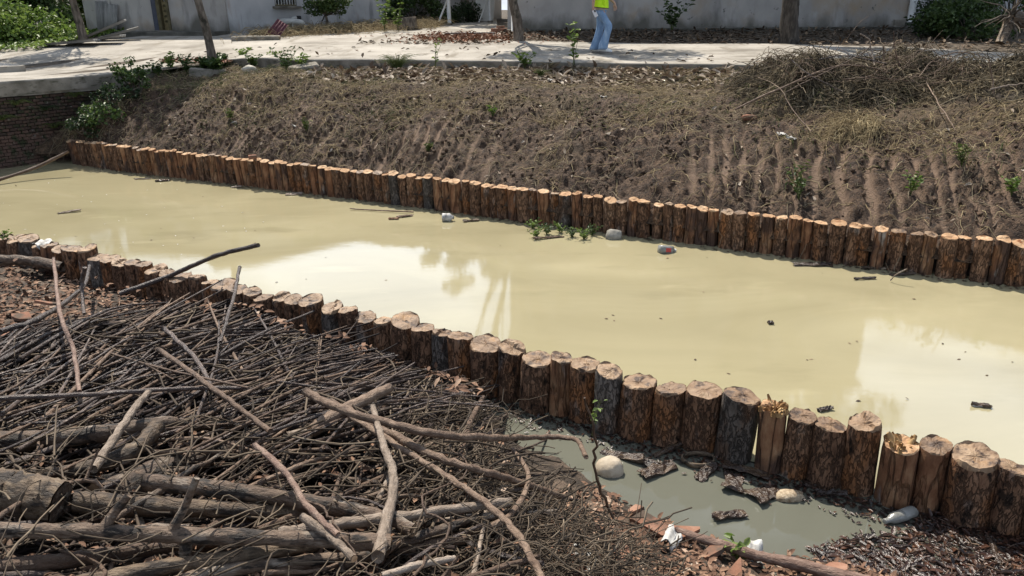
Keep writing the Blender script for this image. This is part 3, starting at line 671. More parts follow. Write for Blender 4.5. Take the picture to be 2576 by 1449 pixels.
# right house, tall
C1, C2 = G(1277, 74), G(2292, 72)
C1 = np.array([C1[0], 26.3]); C2 = np.array([C2[0]*26.0/C2[1], 26.0]); zb3 = float(yard_z(0, 26.0))
hr, l3 = house('right_house', 'tall grey rendered house behind the leaf-strewn verge on the right', C1, C2, 8, 8.3, zb3, plaster, flat=True,
               window=[(1.6, 3.0, 4.6, 5.9), (5.6, 7.0, 4.6, 5.9), (9.4, 10.8, 4.6, 5.9)])
for wx in (1.6, 5.6, 9.4):
    mb = MB(); mb.box((wx+.7, .16, 5.25), (1.4, .04, 1.3)); wi = obj('window', mb.mesh('window'), glass_dark, hr)
    mb = MB(); mb.box((wx+.7, .1, 5.25), (.05, .06, 1.3)); mb.box((wx+.03, .1, 5.25), (.06, .06, 1.3)); mb.box((wx+1.37, .1, 5.25), (.06, .06, 1.3)); obj('window_frame', mb.mesh('frame'), pvc, wi)
mb = MB()
mb.box((l3/2+.4, -.4, -.06), (l3+1.6, .8, .16)); obj('apron_slab', mb.mesh('apron'), moss, hr)
for i in range(46):   # loose edging bricks of the apron
    if random.random() < .82:
        mb = MB(); w_ = random.uniform(.2, .26); mb.box((0, 0, 0), (w_, .1, .09), bev=.008)
        obj('edging_brick', mb.mesh('edging_brick'), moss, hr, loc=(.2+i*.285+random.uniform(-.02, .02), -.87+random.uniform(-.03, .03), -.10))
mb = MB(); mb.tube([(l3-.12, -.14, .14), (l3-.12, -.14, 7.9)], .11, 16); obj('downpipe', mb.mesh('downpipe', True), pvc, hr)
mb = MB(); mb.box((l3-.1, -.2, .07), (.34, .3, .13), bev=.01); obj('pipe_foot', mb.mesh('foot'), moss, hr)
# gate post strip at the yard passage (left end of right house)
# house set back on the far right, across the alley
E1 = np.array([C2[0]+.25, 33.0]); E2 = np.array([C2[0]+9, 32.4])
house('alley_house', 'pale grey house set back beside the alley, right of the tall house', E1, E2, 7, 6.4, float(yard_z(0, 33)), plaster_blue, flat=True, window=[(3, 4.2, 3.6, 4.8)])
mb = MB(); mb.box((C2[0]+2.2, 29.5, float(yard_z(0, 29))-.05), (5.6, 7.2, .3)); tag(obj('alley_path', mb.mesh('alley'), concrete), kind='structure')
# ------------------------------------------------------------------ brush pile on the near bank
random.seed(21); r4 = np.random.default_rng(4)
def depth_of(p):
    return p[1]*math.cos(PITCH)+(CAM_Z-p[2])*math.sin(PITCH)
def smooth_path(P, n):
    P = np.asarray(P, float)
    if len(P) == 2: return P[0]+(P[1]-P[0])*np.linspace(0, 1, n)[:, None]
    Q = np.vstack([2*P[0]-P[1], P, 2*P[-1]-P[-2]]); outp = []
    ts = np.linspace(0, len(P)-1-1e-6, n)
    for t in ts:
        i = int(t); f_ = t-i; a, b, c, d = Q[i], Q[i+1], Q[i+2], Q[i+3]
        outp.append(.5*((2*b)+(-a+c)*f_+(2*a-5*b+4*c-d)*f_*f_+(-a+3*b-3*c+d)*f_**3))
    return np.array(outp)
def frame_of(P):
    x = P[-1]-P[0]; x = x/np.linalg.norm(x); z = np.array([0, 0, 1.]) if abs(x[2]) < .9 else np.array([1., 0, 0])
    y = np.cross(z, x); y /= np.linalg.norm(y); z = np.cross(x, y)
    return Matrix(((x[0], y[0], z[0], P[0][0]), (x[1], y[1], z[1], P[0][1]), (x[2], y[2], z[2], P[0][2]), (0, 0, 0, 1)))
def rod(name, P, rad, m, label, group=None, cat='stick', sides=8, wob=.0, stubs=(), cut=None, cutm=None, lump=.08):
    """one stick or branch, its own mesh laid along local x"""
    P = np.asarray(P, float); n = len(P); mw = frame_of(P); inv = mw.inverted()
    Lp = np.array([inv @ Vector(q) for q in P]); k = np.linspace(0, 1, n)
    if wob: Lp[1:-1] += r4.normal(size=(n-2, 3))*wob*np.array([0, 1, 1])
    rad = np.asarray(rad)*(1+lump*r4.normal(size=n))
    V, F = tubes(Lp[None], np.asarray(rad)[None], sides)
    nv = n*sides
    if sides >= 8: V = V+(r4.normal(size=V.shape)*np.repeat(rad, sides)[:, None]*.035)
    if sides >= 12:     # knots, swellings and worn hollows
        ax = np.repeat(Lp, sides, 0); off_ = V-ax; sc_ = .45/max(float(rad.mean()), .01)
        V = ax+off_*(1+.13*fbm(V[:, 0]*sc_*.6, V[:, 1]*sc_, V[:, 2]*sc_, 3, int(abs(Lp[-1, 0])*97) % 50))[:, None]
    me = bulk(name, V, F)
    if stubs:
        me2 = MB(); me2.add(V, F)
        for (t, dx, dy, dz, rr) in stubs:
            c = Lp[int(t*(n-1))]; d = np.array(inv.to_3x3() @ Vector((dx, dy, dz)))
            me2.tube([c, c+d*.5+r4.normal(size=3)*.004, c+d], [rr*1.3, rr, rr*.8], 8)
        me = me2.mesh(name, True)
    o = obj(name, me, m, mw=mw)
    tag(o, label, cat, group)
    if cutm:
        for e_, s_ in ((0, -1), (n-1, 1)):
            c = V[e_*sides:(e_+1)*sides].mean(0); ring = V[e_*sides:(e_+1)*sides]; cc_ = c+np.array([s_*.004, 0, 0])
            VV = [c+(q-c)*.93+np.array([s_*.003, 0, 0]) for q in ring]+[cc_]
            FF = [(i, (i+1) % sides, sides) for i in range(sides)]
            ch = obj('cut_end', MB().add(VV, FF).mesh('cut_end'), cutm); ch.parent = o
    return o
def ps(x, y, off=.1): return DS(x, y, pile_top, off, 1.2, 14, 500)
def in_poly(x, y, poly):
    c = False; j = len(poly)-1
    for i in range(len(poly)):
        xi, yi = poly[i]; xj, yj = poly[j]
        if (yi > y) != (yj > y) and x < (xj-xi)*(y-yi)/(yj-yi)+xi: c = not c
        j = i
    return c
def sample(poly):
    xs_ = [p[0] for p in poly]; ys_ = [p[1] for p in poly]
    while True:
        x, y = random.uniform(min(xs_), max(xs_)), random.uniform(min(ys_), max(ys_))
        if in_poly(x, y, poly): return x, y
ZA = [(-160, 900), (330, 800), (560, 770), (760, 830), (980, 900), (1090, 950), (1150, 1040), (900, 1075), (-100, 1090)]
ZB = [(-160, 1080), (1150, 1050), (1330, 1130), (1300, 1480), (-160, 1500)]
def pile_stick(zone, ang, sd, lo, hi, t0, t1, off0, off1, bow=.02, n=6, rise=0):
    x, y = sample(zone); a = R(random.gauss(ang, sd)); l = random.uniform(lo, hi)*(.55+.45*(y-600)/850)
    dx, dy = math.cos(a)*l/2, -math.sin(a)*l/2*.8
    oa, ob = random.uniform(off0, off1), random.uniform(off0, off1)+rise*random.random()
    lim = lambda u, v: max(v, float(np.interp(u, [-100, 330, 600, 760, 980, 1150, 1300], [830, 768, 748, 830, 885, 960, 1050]))-(random.random() < .07)*60)
    p, q = ps(x-dx, lim(x-dx, y-dy), oa), ps(x+dx, lim(x+dx, y+dy), ob)
    c = .5*(p+q)
    floor_ = float(pile_top(c[0], c[1]))+min(oa, ob)
    m_ = c+np.array([r4.normal()*bow, r4.normal()*bow, max(abs(r4.normal()*bow), floor_-c[2]) if floor_ > c[2] else r4.normal()*bow*.6])
    P = smooth_path([p, m_, q], n); th = random.uniform(t0, t1)
    return P, th*depth_of(c)/(F_PX*2.515625)/2
# unpickable mass below
def fill(zone, n, ang, sd, lo, hi, t0, t1, o0, o1, m, label, K=5, sides=4, bow=.02):
    PP = []; RR = []
    for _ in range(n):
        P, r_ = pile_stick(zone, ang, sd, lo, hi, t0, t1, o0, o1, bow, K); PP.append(P); RR.append(np.linspace(r_, r_*random.uniform(.6, .95), K))
    V, F = tubes(np.array(PP), np.array(RR), sides); return V, F
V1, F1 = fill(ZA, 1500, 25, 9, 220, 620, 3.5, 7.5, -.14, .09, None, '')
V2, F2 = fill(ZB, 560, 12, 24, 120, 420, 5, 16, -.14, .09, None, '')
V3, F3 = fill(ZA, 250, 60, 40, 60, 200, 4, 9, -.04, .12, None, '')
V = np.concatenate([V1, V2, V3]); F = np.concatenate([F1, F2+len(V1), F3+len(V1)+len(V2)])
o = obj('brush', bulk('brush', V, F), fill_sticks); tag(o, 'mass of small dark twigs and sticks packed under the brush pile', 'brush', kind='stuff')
# countable sticks
GA = 'thin dark sticks on top of the brush pile'
for i in range(175):
    P, r_ = pile_stick(ZA, 25 if i % 6 else 45, 10 if i % 6 else 30, 320, 800, 5.5, 9, .05, .20, .03, 7, .16 if i % 3 == 0 else 0)
    fk = () if i % 3 else ((random.uniform(.3, .8), *(np.array(P[-1]-P[0])*random.uniform(.12, .25)+r4.normal(size=3)*.04), r_*.55),)
    rod('stick', P, np.linspace(r_, r_*.7, 7), stick_dark if i % 4 else stick_mid, 'thin dark stick lying among many others on top of the brush pile', GA, sides=6, wob=.002, stubs=fk)
GB = 'loose brown sticks in the lower brush pile'
for i in range(80):
    P, r_ = pile_stick(ZB, 10 if i % 4 else 55, 22, 180, 560, 8, 22, .03, .15, .04, 8)
    fk = () if i % 2 else ((random.uniform(.3, .8), *(np.array(P[-1]-P[0])*random.uniform(.1, .25)+r4.normal(size=3)*.06), r_*.5),)
    rod('stick', P, np.linspace(r_, r_*.65, 8), (stick_mid, stick_dark, stick_mid, branch_bark)[i % 4] if i % 9 else stick_pale, 'loose brown stick lying among others in the lower brush pile', GB, sides=8, wob=.003, stubs=fk)
# ---- the ones that can be pointed at
def hero(name, pts, thick, m, label, offs=.12, n=16, taper=(1, .8), cat='branch', sides=12, wob=.0015, stubs=(), cutm=None, lump=.035):
    offs = offs if isinstance(offs, (list, tuple)) else [offs]*len(pts)
    Q = [ps(a, b, o_) for (a, b), o_ in zip(pts, offs)]
    n = n*2 if sides >= 12 else n
    P = smooth_path(Q, n); c = P[n//2]; r_ = thick*depth_of(c)/(F_PX*2.515625)/2
    return rod(name, P, np.linspace(r_*taper[0], r_*taper[1], n), m, label, cat=cat, sides=sides, wob=wob, stubs=stubs, cutm=cutm, lump=lump)
hero('rotten_log', [(-330, 1195), (-60, 1225), (150, 1262)], 108, branch_tan, 'thick rotten log with a crumbling broken end at the left edge', .16, n=22, taper=(.95, 1.0), cat='log', sides=22, cutm=branch_bark, lump=.035)
hero('thick_branch', [(250, 1262), (420, 1180), (640, 1105), (920, 1000)], 70, branch_bark, 'thick pale-barked log lying diagonally deep in the brush pile', .05, n=20, taper=(1.1, .75), cat='log', sides=18, cutm=cut_old)
hero('forked_branch', [(-120, 1118), (120, 1105), (300, 1085), (405, 1066), (480, 1068), (600, 1072)], 46, branch_bark, 'bent grey branch with a fork at its elbow, upper left of lower pile', [.12, .12, .15, .17, .14, .1], n=24, taper=(1.15, .55), sides=16)
hero('forked_limb', [(395, 1075), (345, 1125), (260, 1165), (150, 1190), (50, 1200)], 44, branch_tan, 'tan limb curving down to the left below the forked branch elbow', [.17, .15, .13, .12, .1], n=18, taper=(1.0, .7), sides=14)
hero('debarked_branch', [(190, 1265), (420, 1276), (640, 1285), (830, 1298)], 54, branch_tan, 'tan debarked branch lying level beside the rotten log end', .12, n=20, taper=(1.0, .5), sides=16, cutm=cut_old)
hero('knotty_branch', [(365, 1212), (560, 1232), (760, 1262), (960, 1300), (1040, 1335)], 46, branch_bark, 'grey-brown knotty branch with small side stubs in mid pile', .17, n=22, taper=(1.0, .75), sides=16, cutm=cut_old,
     stubs=((.35, .02, -.06, -.10, .014), (.62, .01, .02, .05, .012)))
hero('long_branch', [(-20, 1335), (250, 1338), (520, 1350), (760, 1355), (980, 1368)], 46, branch_bark, 'long grey-brown branch with upright side shoots near the bottom left', .19, n=26, taper=(.8, 1.0), sides=16, cutm=cut_old,
     stubs=((.42, .10, .05, .19, .014), (.46, .0, -.05, -.13, .02), (.26, .08, .06, .10, .016)))
hero('branch', [(-100, 1440), (200, 1405), (450, 1372), (640, 1352)], 40, stick_mid, 'brown branch rising to the right along the bottom left edge', .10, n=18)
hero('branch', [(140, 1480), (420, 1428), (640, 1395), (800, 1368)], 44, branch_tan, 'pale branch below the long branch at the bottom of the pile', .12, n=18)
hero('branch', [(330, 1500), (560, 1436), (800, 1410), (950, 1395)], 36, branch_bark, 'grey branch at the bottom edge, left of the pale forked stick', .10, n=16)
hero('pale_stick', [(938, 1022), (965, 1120), (990, 1190), (985, 1260), (950, 1400)], 22, stick_pale, 'pale upright stick with a swollen joint crossing the pile', [.30, .28, .25, .22, .2], n=20, taper=(.8, 1.3), cat='stick')
hero('pale_branch', [(700, 1345), (860, 1320), (1080, 1290), (1285, 1262)], 30, stick_pale, 'pale peeled branch with its cut end pointing at the shore', .17, n=18, taper=(1.1, .85), cutm=cut_fresh)
hero('branch', [(860, 1420), (1000, 1370), (1180, 1310), (1300, 1290)], 28, branch_bark, 'grey branch just below the pale peeled branch', .12, n=16)
hero('branch', [(690, 1440), (900, 1400), (1120, 1365), (1290, 1320)], 34, stick_mid, 'brown branch in the bottom middle of the pile', .08, n=16)
hero('pale_stick', [(760, 1300), (820, 1340), (890, 1405)], 24, stick_pale, 'short pale stick end pointing down at the bottom of the pile', .24, n=10, cat='stick', cutm=cut_fresh)
hero('pale_stick', [(640, 1120), (720, 1190), (770, 1270), (850, 1345)], 18, stick_red, 'pinkish stick slanting down to the right through the lower pile', .26, n=14, cat='stick')
hero('pale_stick', [(960, 1449), (1060, 1420), (1145, 1405)], 20, stick_pale, 'white-ended pale stick at the bottom centre', .16, n=10, cat='stick', cutm=cut_fresh)
hero('brown_branch', [(770, 985), (860, 1030), (960, 1060), (1090, 1090), (1240, 1102), (1340, 1100), (1440, 1103), (1475, 1150)], 24, stick_mid, 'long smooth brown branch arching out over the pool water', [.28, .3, .3, .3, .3, .34, .42, .45], n=28, taper=(1.0, .5), wob=.003)
hero('brown_branch', [(830, 1010), (960, 1080), (1100, 1150), (1230, 1190), (1420, 1250)], 24, stick_mid, 'brown branch running down right beneath the arching branch', [.2, .22, .22, .2, .15], n=22, taper=(1, .7), wob=.003)
hero('brown_branch', [(880, 1045), (1060, 1160), (1240, 1280), (1330, 1390), (1380, 1500)], 20, stick_mid, 'long thin brown branch curving down to the bottom edge', [.22, .2, .2, .2, .2], n=22, wob=.003)
hero('grey_branch', [(1170, 1340), (1280, 1300), (1330, 1200), (1290, 1130)], 16, stick_mid, 'thin crooked grey twig standing among the vines', [.1, .12, .2, .25], n=12, cat='stick')
hero('cut_branch', [(780, 1085), (860, 1035), (980, 975)], 32, stick_mid, 'short sawn branch leaning up to the right near the pile top', [.14, .2, .26], n=12, taper=(1.1, .9), cutm=cut_fresh)
hero('reaching_stick', [(300, 740), (430, 692), (540, 645), (650, 617)], 12, stick_dark, 'long dark stick reaching up over the water beyond the near posts', [.12, .3, .48, .62], n=14, taper=(1, .9), cat='stick', wob=.002)
hero('red_stick', [(135, 650), (150, 780), (185, 880), (200, 985)], 12, stick_red, 'thin reddish stick standing across the left of the pile', [.45, .4, .32, .25], n=12, cat='stick', wob=.002)
hero('upright_stick', [(603, 672), (590, 740), (572, 800), (555, 860)], 10, stick_dark, 'thin dark stick poking upright near the end of the brush pile', [.62, .5, .35, .2], n=10, cat='stick', wob=.002)
hero('upright_stick', [(213, 672), (205, 720), (212, 790)], 10, stick_dark, 'short dark stick standing behind the posts at upper left', [.5, .35, .2], n=8, cat='stick', wob=.002)
hero('long_stick', [(0, 835), (120, 790), (210, 720), (225, 668)], 12, stick_dark, 'long dark stick slanting up at the far left of the pile', [.22, .22, .3, .35], n=10, cat='stick', wob=.002)
hero('long_stick', [(-60, 1005), (180, 995), (420, 980), (620, 975)], 13, stick_dark, 'long level dark stick lying across the middle of the pile', [.26, .26, .24, .2], n=12, cat='stick', wob=.002)
hero('crossing_stick', [(400, 880), (500, 950), (580, 1010), (680, 1085)], 15, stick_mid, 'purple-brown stick crossing the pile down to the right', [.27, .27, .27, .25], n=12, cat='stick', wob=.002)
hero('crossing_stick', [(415, 828), (490, 900), (530, 970)], 13, stick_dark, 'short dark stick crossing above the purple-brown one', [.26, .27, .25], n=10, cat='stick', wob=.002)
hero('leaning_stick', [(235, 1180), (290, 1100), (345, 1020), (375, 985)], 22, stick_pale, 'greyish leaning stick crossing the left fork of the pile', [.18, .22, .27, .28], n=12, cat='stick')
hero('shore_pole', [(1700, 1335), (1850, 1382), (2020, 1424), (2220, 1474)], 30, stick_red, 'long reddish pole lying along the water edge at the bottom', [.06, .06, .05, .05], n=24, taper=(.75, 1.05), cat='pole', sides=16, cutm=cut_fresh)
hero('bark_post', [(-120, 655), (60, 655), (160, 672)], 30, branch_bark, 'grey weathered board end lying behind the posts at far left', [.15, .15, .14], n=10, cat='board')
# vines and fine roots over the right flank
ZC = [(950, 1080), (1180, 1100), (1300, 1190), (1450, 1290), (1600, 1390), (1650, 1470), (1500, 1490), (950, 1490)]
ZC2 = [(1000, 960), (1150, 965), (1210, 1040), (1240, 1100), (1000, 1090)]
PP = []; RR = []
for i in range(1900):
    x, y = sample(ZC if i % 5 else ZC2); p = ps(x, y, random.uniform(-.02, .06)); l = random.uniform(.06, .34); a = random.gauss(.1, .9)
    d = np.array([math.cos(a), math.sin(a), random.uniform(-.3, .3)])*l; K = 7; t = np.linspace(0, 1, K)[:, None]
    Q = p+d*t+np.cumsum(r4.normal(size=(K, 3))*l*.09, 0)
    Q[:, 2] = np.maximum(Q[:, 2], near_z(Q[:, 0], Q[:, 1])+.004); PP.append(Q); w = random.choice((.0025, .003, .004, .006)); RR.append(np.full(K, w*.8))
V, F = tubes(np.array(PP), np.array(RR), 4, caps=False)
tag(obj('vine_tangle', bulk('vine_tangle', V, F), tangle_m), 'tangle of thin dry vines and roots on the shore beside the pile', 'vines', kind='stuff')
for k, (pts, lab) in enumerate([
        ([(1040, 1449), (1130, 1330), (1060, 1260), (1180, 1180), (1120, 1120)], 'long curling dry vine looping over the middle of the pile'),
        ([(690, 1225), (800, 1275), (850, 1330), (905, 1420), (960, 1480)], 'dry twisted vine hanging down across the lower branches'),
        ([(1600, 1449), (1540, 1300), (1500, 1200), (1495, 1110), (1470, 1000)], 'thin bare sapling stem rising from the shore before the posts'),
        ([(1760, 1120), (1700, 1090), (1640, 1088), (1560, 1100)], 'thin brown twig lying on the bark raft under the posts'),
        ([(10, 1130), (60, 1190), (160, 1210), (140, 1160), (60, 1140)], 'wiry dry vine coiled over the left of the pile'),
        ([(2030, 1345), (2090, 1270), (2150, 1290), (2180, 1380), (2230, 1400)], 'arched dry twig standing at the pool edge, bottom right')]):
    offs = [.16, .2, .22, .2, .2] if k in (0, 1, 4) else ([.0, .15, .42, .62, .8] if k == 2 else ([.03]*4 if k == 3 else [.04, .22, .24, .1, .03]))
    hero('vine' if k in (0, 1, 4) else 'twig', pts, 7 if k in (0, 1, 4) else 9, stick_mid if k != 4 else tangle_m, lab, offs[:len(pts)], n=26, cat='vine' if k in (0, 1, 4) else 'twig', sides=6, wob=.005, taper=(1.1, .6))
V1, F1 = fill(ZB, 260, 20, 35, 120, 420, 3, 7, .06, .24, None, '', K=9, bow=.06)
V2, F2 = fill(ZA, 160, 20, 40, 100, 300, 3, 6, .05, .22, None, '', K=9, bow=.05)
Vq = np.concatenate([V1, V2]); Vq += .012*np.stack([fbm(Vq[:, 0]*6, Vq[:, 1]*6, Vq[:, 2]*6, 2, q) for q in (1, 2, 3)], 1)
tag(obj('pile_twigs', bulk('pile_twigs', Vq, np.concatenate([F1, F2+len(V1)])), tangle_m), 'thin crooked twigs caught over the branches of the pile', 'twigs', kind='stuff')
# chips, shreds and leaves on the near ground
def scatter_chips(zone, n, size, m, name, label, surf, off=.012, flat=.35, asp=.45):
    P = []
    for _ in range(n):
        x, y = sample(zone); P.append(DS(x, y, surf, off, 1.2, 16, 400))
    P = np.array(P); d = r4.normal(size=(n, 3)); d[:, 2] *= flat
    V, F = leaves(P, size, r4, asp, up=1.2, fold=.12, dirs=d); o = obj(name, bulk(name, V, F, False), m); tag(o, label, 'debris', kind='stuff'); return o
scatter_chips([(-60, 640), (200, 690), (420, 740), (640, 770), (330, 830), (-60, 900)], 1900, .075, chip_dry, 'bark_litter', 'dry bark chips and leaves behind the posts at far left', near_z)
scatter_chips([(1180, 1250), (1500, 1220), (1760, 1345), (2150, 1400), (2350, 1470), (1180, 1490)], 2600, .05, chip_dry, 'shore_litter', 'dry bark chips and shreds on the near shore', near_z)
scatter_chips(ZB, 700, .05, chip_dry, 'pile_litter', 'bark flakes and dead leaves caught in the brush pile', pile_top, .08)
scatter_chips([(600, 760), (1200, 960), (1250, 1020), (800, 900)], 700, .06, chip_dry, 'post_litter', 'bark chips on the ground behind the near posts', near_z)
# ------------------------------------------------------------------ trees
random.seed(33); r5 = np.random.default_rng(5)
def crown_pts(cs, n):
    """leaf points in clumps: cs list of (centre, radius)"""
    w = np.array([c[1]**2 for c in cs]); w = w/w.sum(); idx = r5.choice(len(cs), n, p=w)
    C = np.array([c[0] for c in cs])[idx]; Rr = np.array([c[1] for c in cs])[idx]
    d = r5.normal(size=(n, 3)); d /= np.linalg.norm(d, axis=1, keepdims=True)
    return C+d*(Rr*r5.uniform(.35, 1, n)**.5)[:, None]*np.array([1, 1, .75])
def tree(name, label, base, path, r0, crown_c, crown_r, nclump, nleaf, leaf, lm, clump=.55, cat='tree', group=None, rtop=.6, tm=None):
    e = empty(name, tuple(base)); tag(e, label, cat, group); b = np.array(base)
    P = smooth_path([b+np.array([0, 0, -.15])]+list(path), 14)-b
    rad = np.linspace(r0, r0*rtop, 14); rad[:2] *= [1.35, 1.12]
    V, F = tubes(P[None], rad[None], 14); V += r5.normal(size=V.shape)*r0*.04
    tr = obj('trunk', bulk('trunk', V, F), tm or trunk_m, e)
    cs = []; PL = []; RL = []
    top = P[-1]; cc_ = np.array(crown_c)-b
    for i in range(nclump):
        d = r5.normal(size=3); d /= np.linalg.norm(d); c = cc_+d*np.array(crown_r)*r5.uniform(.35, 1)**.6
        cs.append((c, clump*r5.uniform(.65, 1.3)))
        s0 = P[-1-(i % 4)]; mid = .5*(s0+c)+r5.normal(size=3)*.15; PL.append(smooth_path([s0, mid, c], 7)); RL.append(np.linspace(r0*.32, r0*.06, 7))
    V, F = tubes(np.array(PL), np.array(RL), 6); obj('limbs', bulk('limbs', V, F), trunk_m, tr)
    V, F = leaves(crown_pts(cs, nleaf), leaf, r5, .5); obj('crown', bulk('crown', V, F, False), lm, e)
    return e
gA = G(212, 104); tree('yard_tree', 'slender leaning tree by the corrugated sheets, left of the low house', gA, [DY(200, 60, gA[1]), DY(188, 20, gA[1]), DY(172, -40, gA[1]-.1), DY(150, -130, gA[1]-.2)], .12,
     (gA[0]-1.3, gA[1]-.2, 7.6), (1.7, 1.6, 1.2), 16, 4200, .15, leaf_m)
gB = G(536, 158); gB[2] -= .12; tree('bank_tree', 'slender leaning tree on the bank edge before the long wing', gB, [DY(527, 110, gB[1]), DY(512, 50, gB[1]), DY(492, -20, gB[1]), DY(470, -120, gB[1]), DY(450, -230, gB[1])], .10,
     (gB[0]-1.9, gB[1]+1.6, 6.0), (1.1, 1.1, .8), 14, 3200, .14, leaf_m)
gC = G(1306, 103); tree('verge_tree', 'leaning tree at the left end of the tall house verge', gC, [DY(1301, 50, gC[1]), DY(1290, 0, gC[1]), DY(1285, -90, gC[1])], .15,
     (gC[0]-.1, gC[1]-.1, 8.3), (2.1, 1.9, 1.4), 20, 5200, .16, leaf_m, clump=.6)
gD = G(1986, 107); tree('big_tree', 'thick dark-barked tree standing in the verge before the tall house', gD, [DY(1985, 60, gD[1]), DY(1990, 0, gD[1]), DY(1996, -100, gD[1])], .26,
     (gD[0]+.6, gD[1]-.3, 8.8), (3.1, 2.6, 1.8), 30, 9000, .17, leaf_m, clump=.7, tm=trunk_dark)
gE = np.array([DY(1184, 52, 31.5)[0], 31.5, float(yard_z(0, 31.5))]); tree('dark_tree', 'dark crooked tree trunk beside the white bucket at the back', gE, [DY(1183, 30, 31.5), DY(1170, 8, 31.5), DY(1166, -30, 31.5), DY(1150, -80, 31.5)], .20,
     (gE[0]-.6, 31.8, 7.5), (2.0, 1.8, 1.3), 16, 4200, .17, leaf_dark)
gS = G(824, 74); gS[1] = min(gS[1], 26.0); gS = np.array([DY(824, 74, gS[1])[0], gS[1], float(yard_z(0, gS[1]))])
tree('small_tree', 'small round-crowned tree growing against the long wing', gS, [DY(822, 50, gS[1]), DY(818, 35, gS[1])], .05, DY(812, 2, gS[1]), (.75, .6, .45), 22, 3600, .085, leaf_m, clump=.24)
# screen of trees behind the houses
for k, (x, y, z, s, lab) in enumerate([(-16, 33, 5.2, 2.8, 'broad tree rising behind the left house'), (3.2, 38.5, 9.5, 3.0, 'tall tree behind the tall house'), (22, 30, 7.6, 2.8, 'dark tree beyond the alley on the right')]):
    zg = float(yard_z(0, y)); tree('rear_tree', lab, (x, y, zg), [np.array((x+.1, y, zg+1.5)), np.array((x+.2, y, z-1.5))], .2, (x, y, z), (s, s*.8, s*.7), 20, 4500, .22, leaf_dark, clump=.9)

# ------------------------------------------------------------------ bushes
def bush(name, label, c, rad, nleaf, leaf, lm, clumps=14, clump=.4, group=None, cat='bush'):
    e = empty(name, tuple(c)); tag(e, label, cat, group); cs = []; PL = []
    for i in range(clumps):
        d = r5.normal(size=3); d[2] = abs(d[2]); d /= np.linalg.norm(d); q = d*np.array(rad)*r5.uniform(.5, 1)**.5
        cs.append((q, clump*r5.uniform(.6, 1.3))); PL.append(smooth_path([(0, 0, -.05), q*.5+r5.normal(size=3)*.08, q], 6))
    V, F = tubes(np.array(PL), np.full((clumps, 6), .018)*np.linspace(1, .4, 6)[None], 6); obj('stems', bulk('stems', V, F), trunk_m, e)
    V, F = leaves(crown_pts(cs, nleaf), leaf, r5, .6); V[:, 2] = np.maximum(V[:, 2], -.05); obj('foliage', bulk('foliage', V, F, False), lm, e)
    return e
def at(x, y, Y): p = DY(x, y, Y); return (p[0], Y, float(yard_z(p[0], Y)))
bush('bush', 'dense green bush before the back of the long wing', at(1045, 66, 30.2), (1.15, .8, 2.0), 5200, .10, leaf_m, 26, .42)
bush('low_bush', 'low dark bush between the green bush and the dark trunk', at(1130, 62, 30.8), (1.2, .6, .8), 2200, .09, leaf_dark, 16, .3)
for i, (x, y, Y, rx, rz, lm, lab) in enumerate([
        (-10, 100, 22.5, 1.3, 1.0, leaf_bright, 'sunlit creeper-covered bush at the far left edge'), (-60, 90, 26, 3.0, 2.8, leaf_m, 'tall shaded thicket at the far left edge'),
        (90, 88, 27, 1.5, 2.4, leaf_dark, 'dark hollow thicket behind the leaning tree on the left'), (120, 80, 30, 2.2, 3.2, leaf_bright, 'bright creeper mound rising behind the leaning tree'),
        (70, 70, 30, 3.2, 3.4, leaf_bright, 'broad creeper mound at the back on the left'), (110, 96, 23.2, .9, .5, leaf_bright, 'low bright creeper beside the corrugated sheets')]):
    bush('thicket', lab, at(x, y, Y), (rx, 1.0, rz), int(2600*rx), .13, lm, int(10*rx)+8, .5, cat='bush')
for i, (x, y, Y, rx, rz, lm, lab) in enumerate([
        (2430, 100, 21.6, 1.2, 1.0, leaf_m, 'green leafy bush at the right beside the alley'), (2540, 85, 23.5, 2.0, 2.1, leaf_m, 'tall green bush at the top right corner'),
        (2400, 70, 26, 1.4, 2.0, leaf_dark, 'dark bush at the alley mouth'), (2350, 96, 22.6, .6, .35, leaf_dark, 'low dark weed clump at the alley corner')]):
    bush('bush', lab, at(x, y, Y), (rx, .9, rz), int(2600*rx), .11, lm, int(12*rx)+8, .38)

# ------------------------------------------------------------------ weeds
def plant(name, label, p, h, nst, leaf, lm, spread=.4, nl=9, sr=.006, group=None, cat='plant', asp=.5):
    e = empty(name, tuple(p)); tag(e, label, cat, group); PL = []; LP = []; LD = []
    for i in range(nst):
        a = random.uniform(0, 6.28); o_ = np.array([math.cos(a), math.sin(a), 0])*h*spread*random.uniform(.2, 1); hh = h*random.uniform(.6, 1)
        P = smooth_path([(0, 0, -.03), o_*.3+np.array([0, 0, hh*.5]), o_+np.array([0, 0, hh])], 7); PL.append(P)
        for k in range(nl):
            t = P[min(6, 2+int(k*5/nl))]; b = random.uniform(0, 6.28); LP.append(t+r5.normal(size=3)*.01); LD.append((math.cos(b), math.sin(b), .4))
    V, F = tubes(np.array(PL), np.full((nst, 7), sr)*np.linspace(1, .5, 7)[None], 5, caps=False); obj('stem', bulk('stem', V, F), grass_m, e)
    V, F = leaves(np.array(LP), leaf, r5, asp, dirs=np.array(LD)); tag(obj('leaves', bulk('leaves', V, F, False), lm, e), kind='stuff'); return e
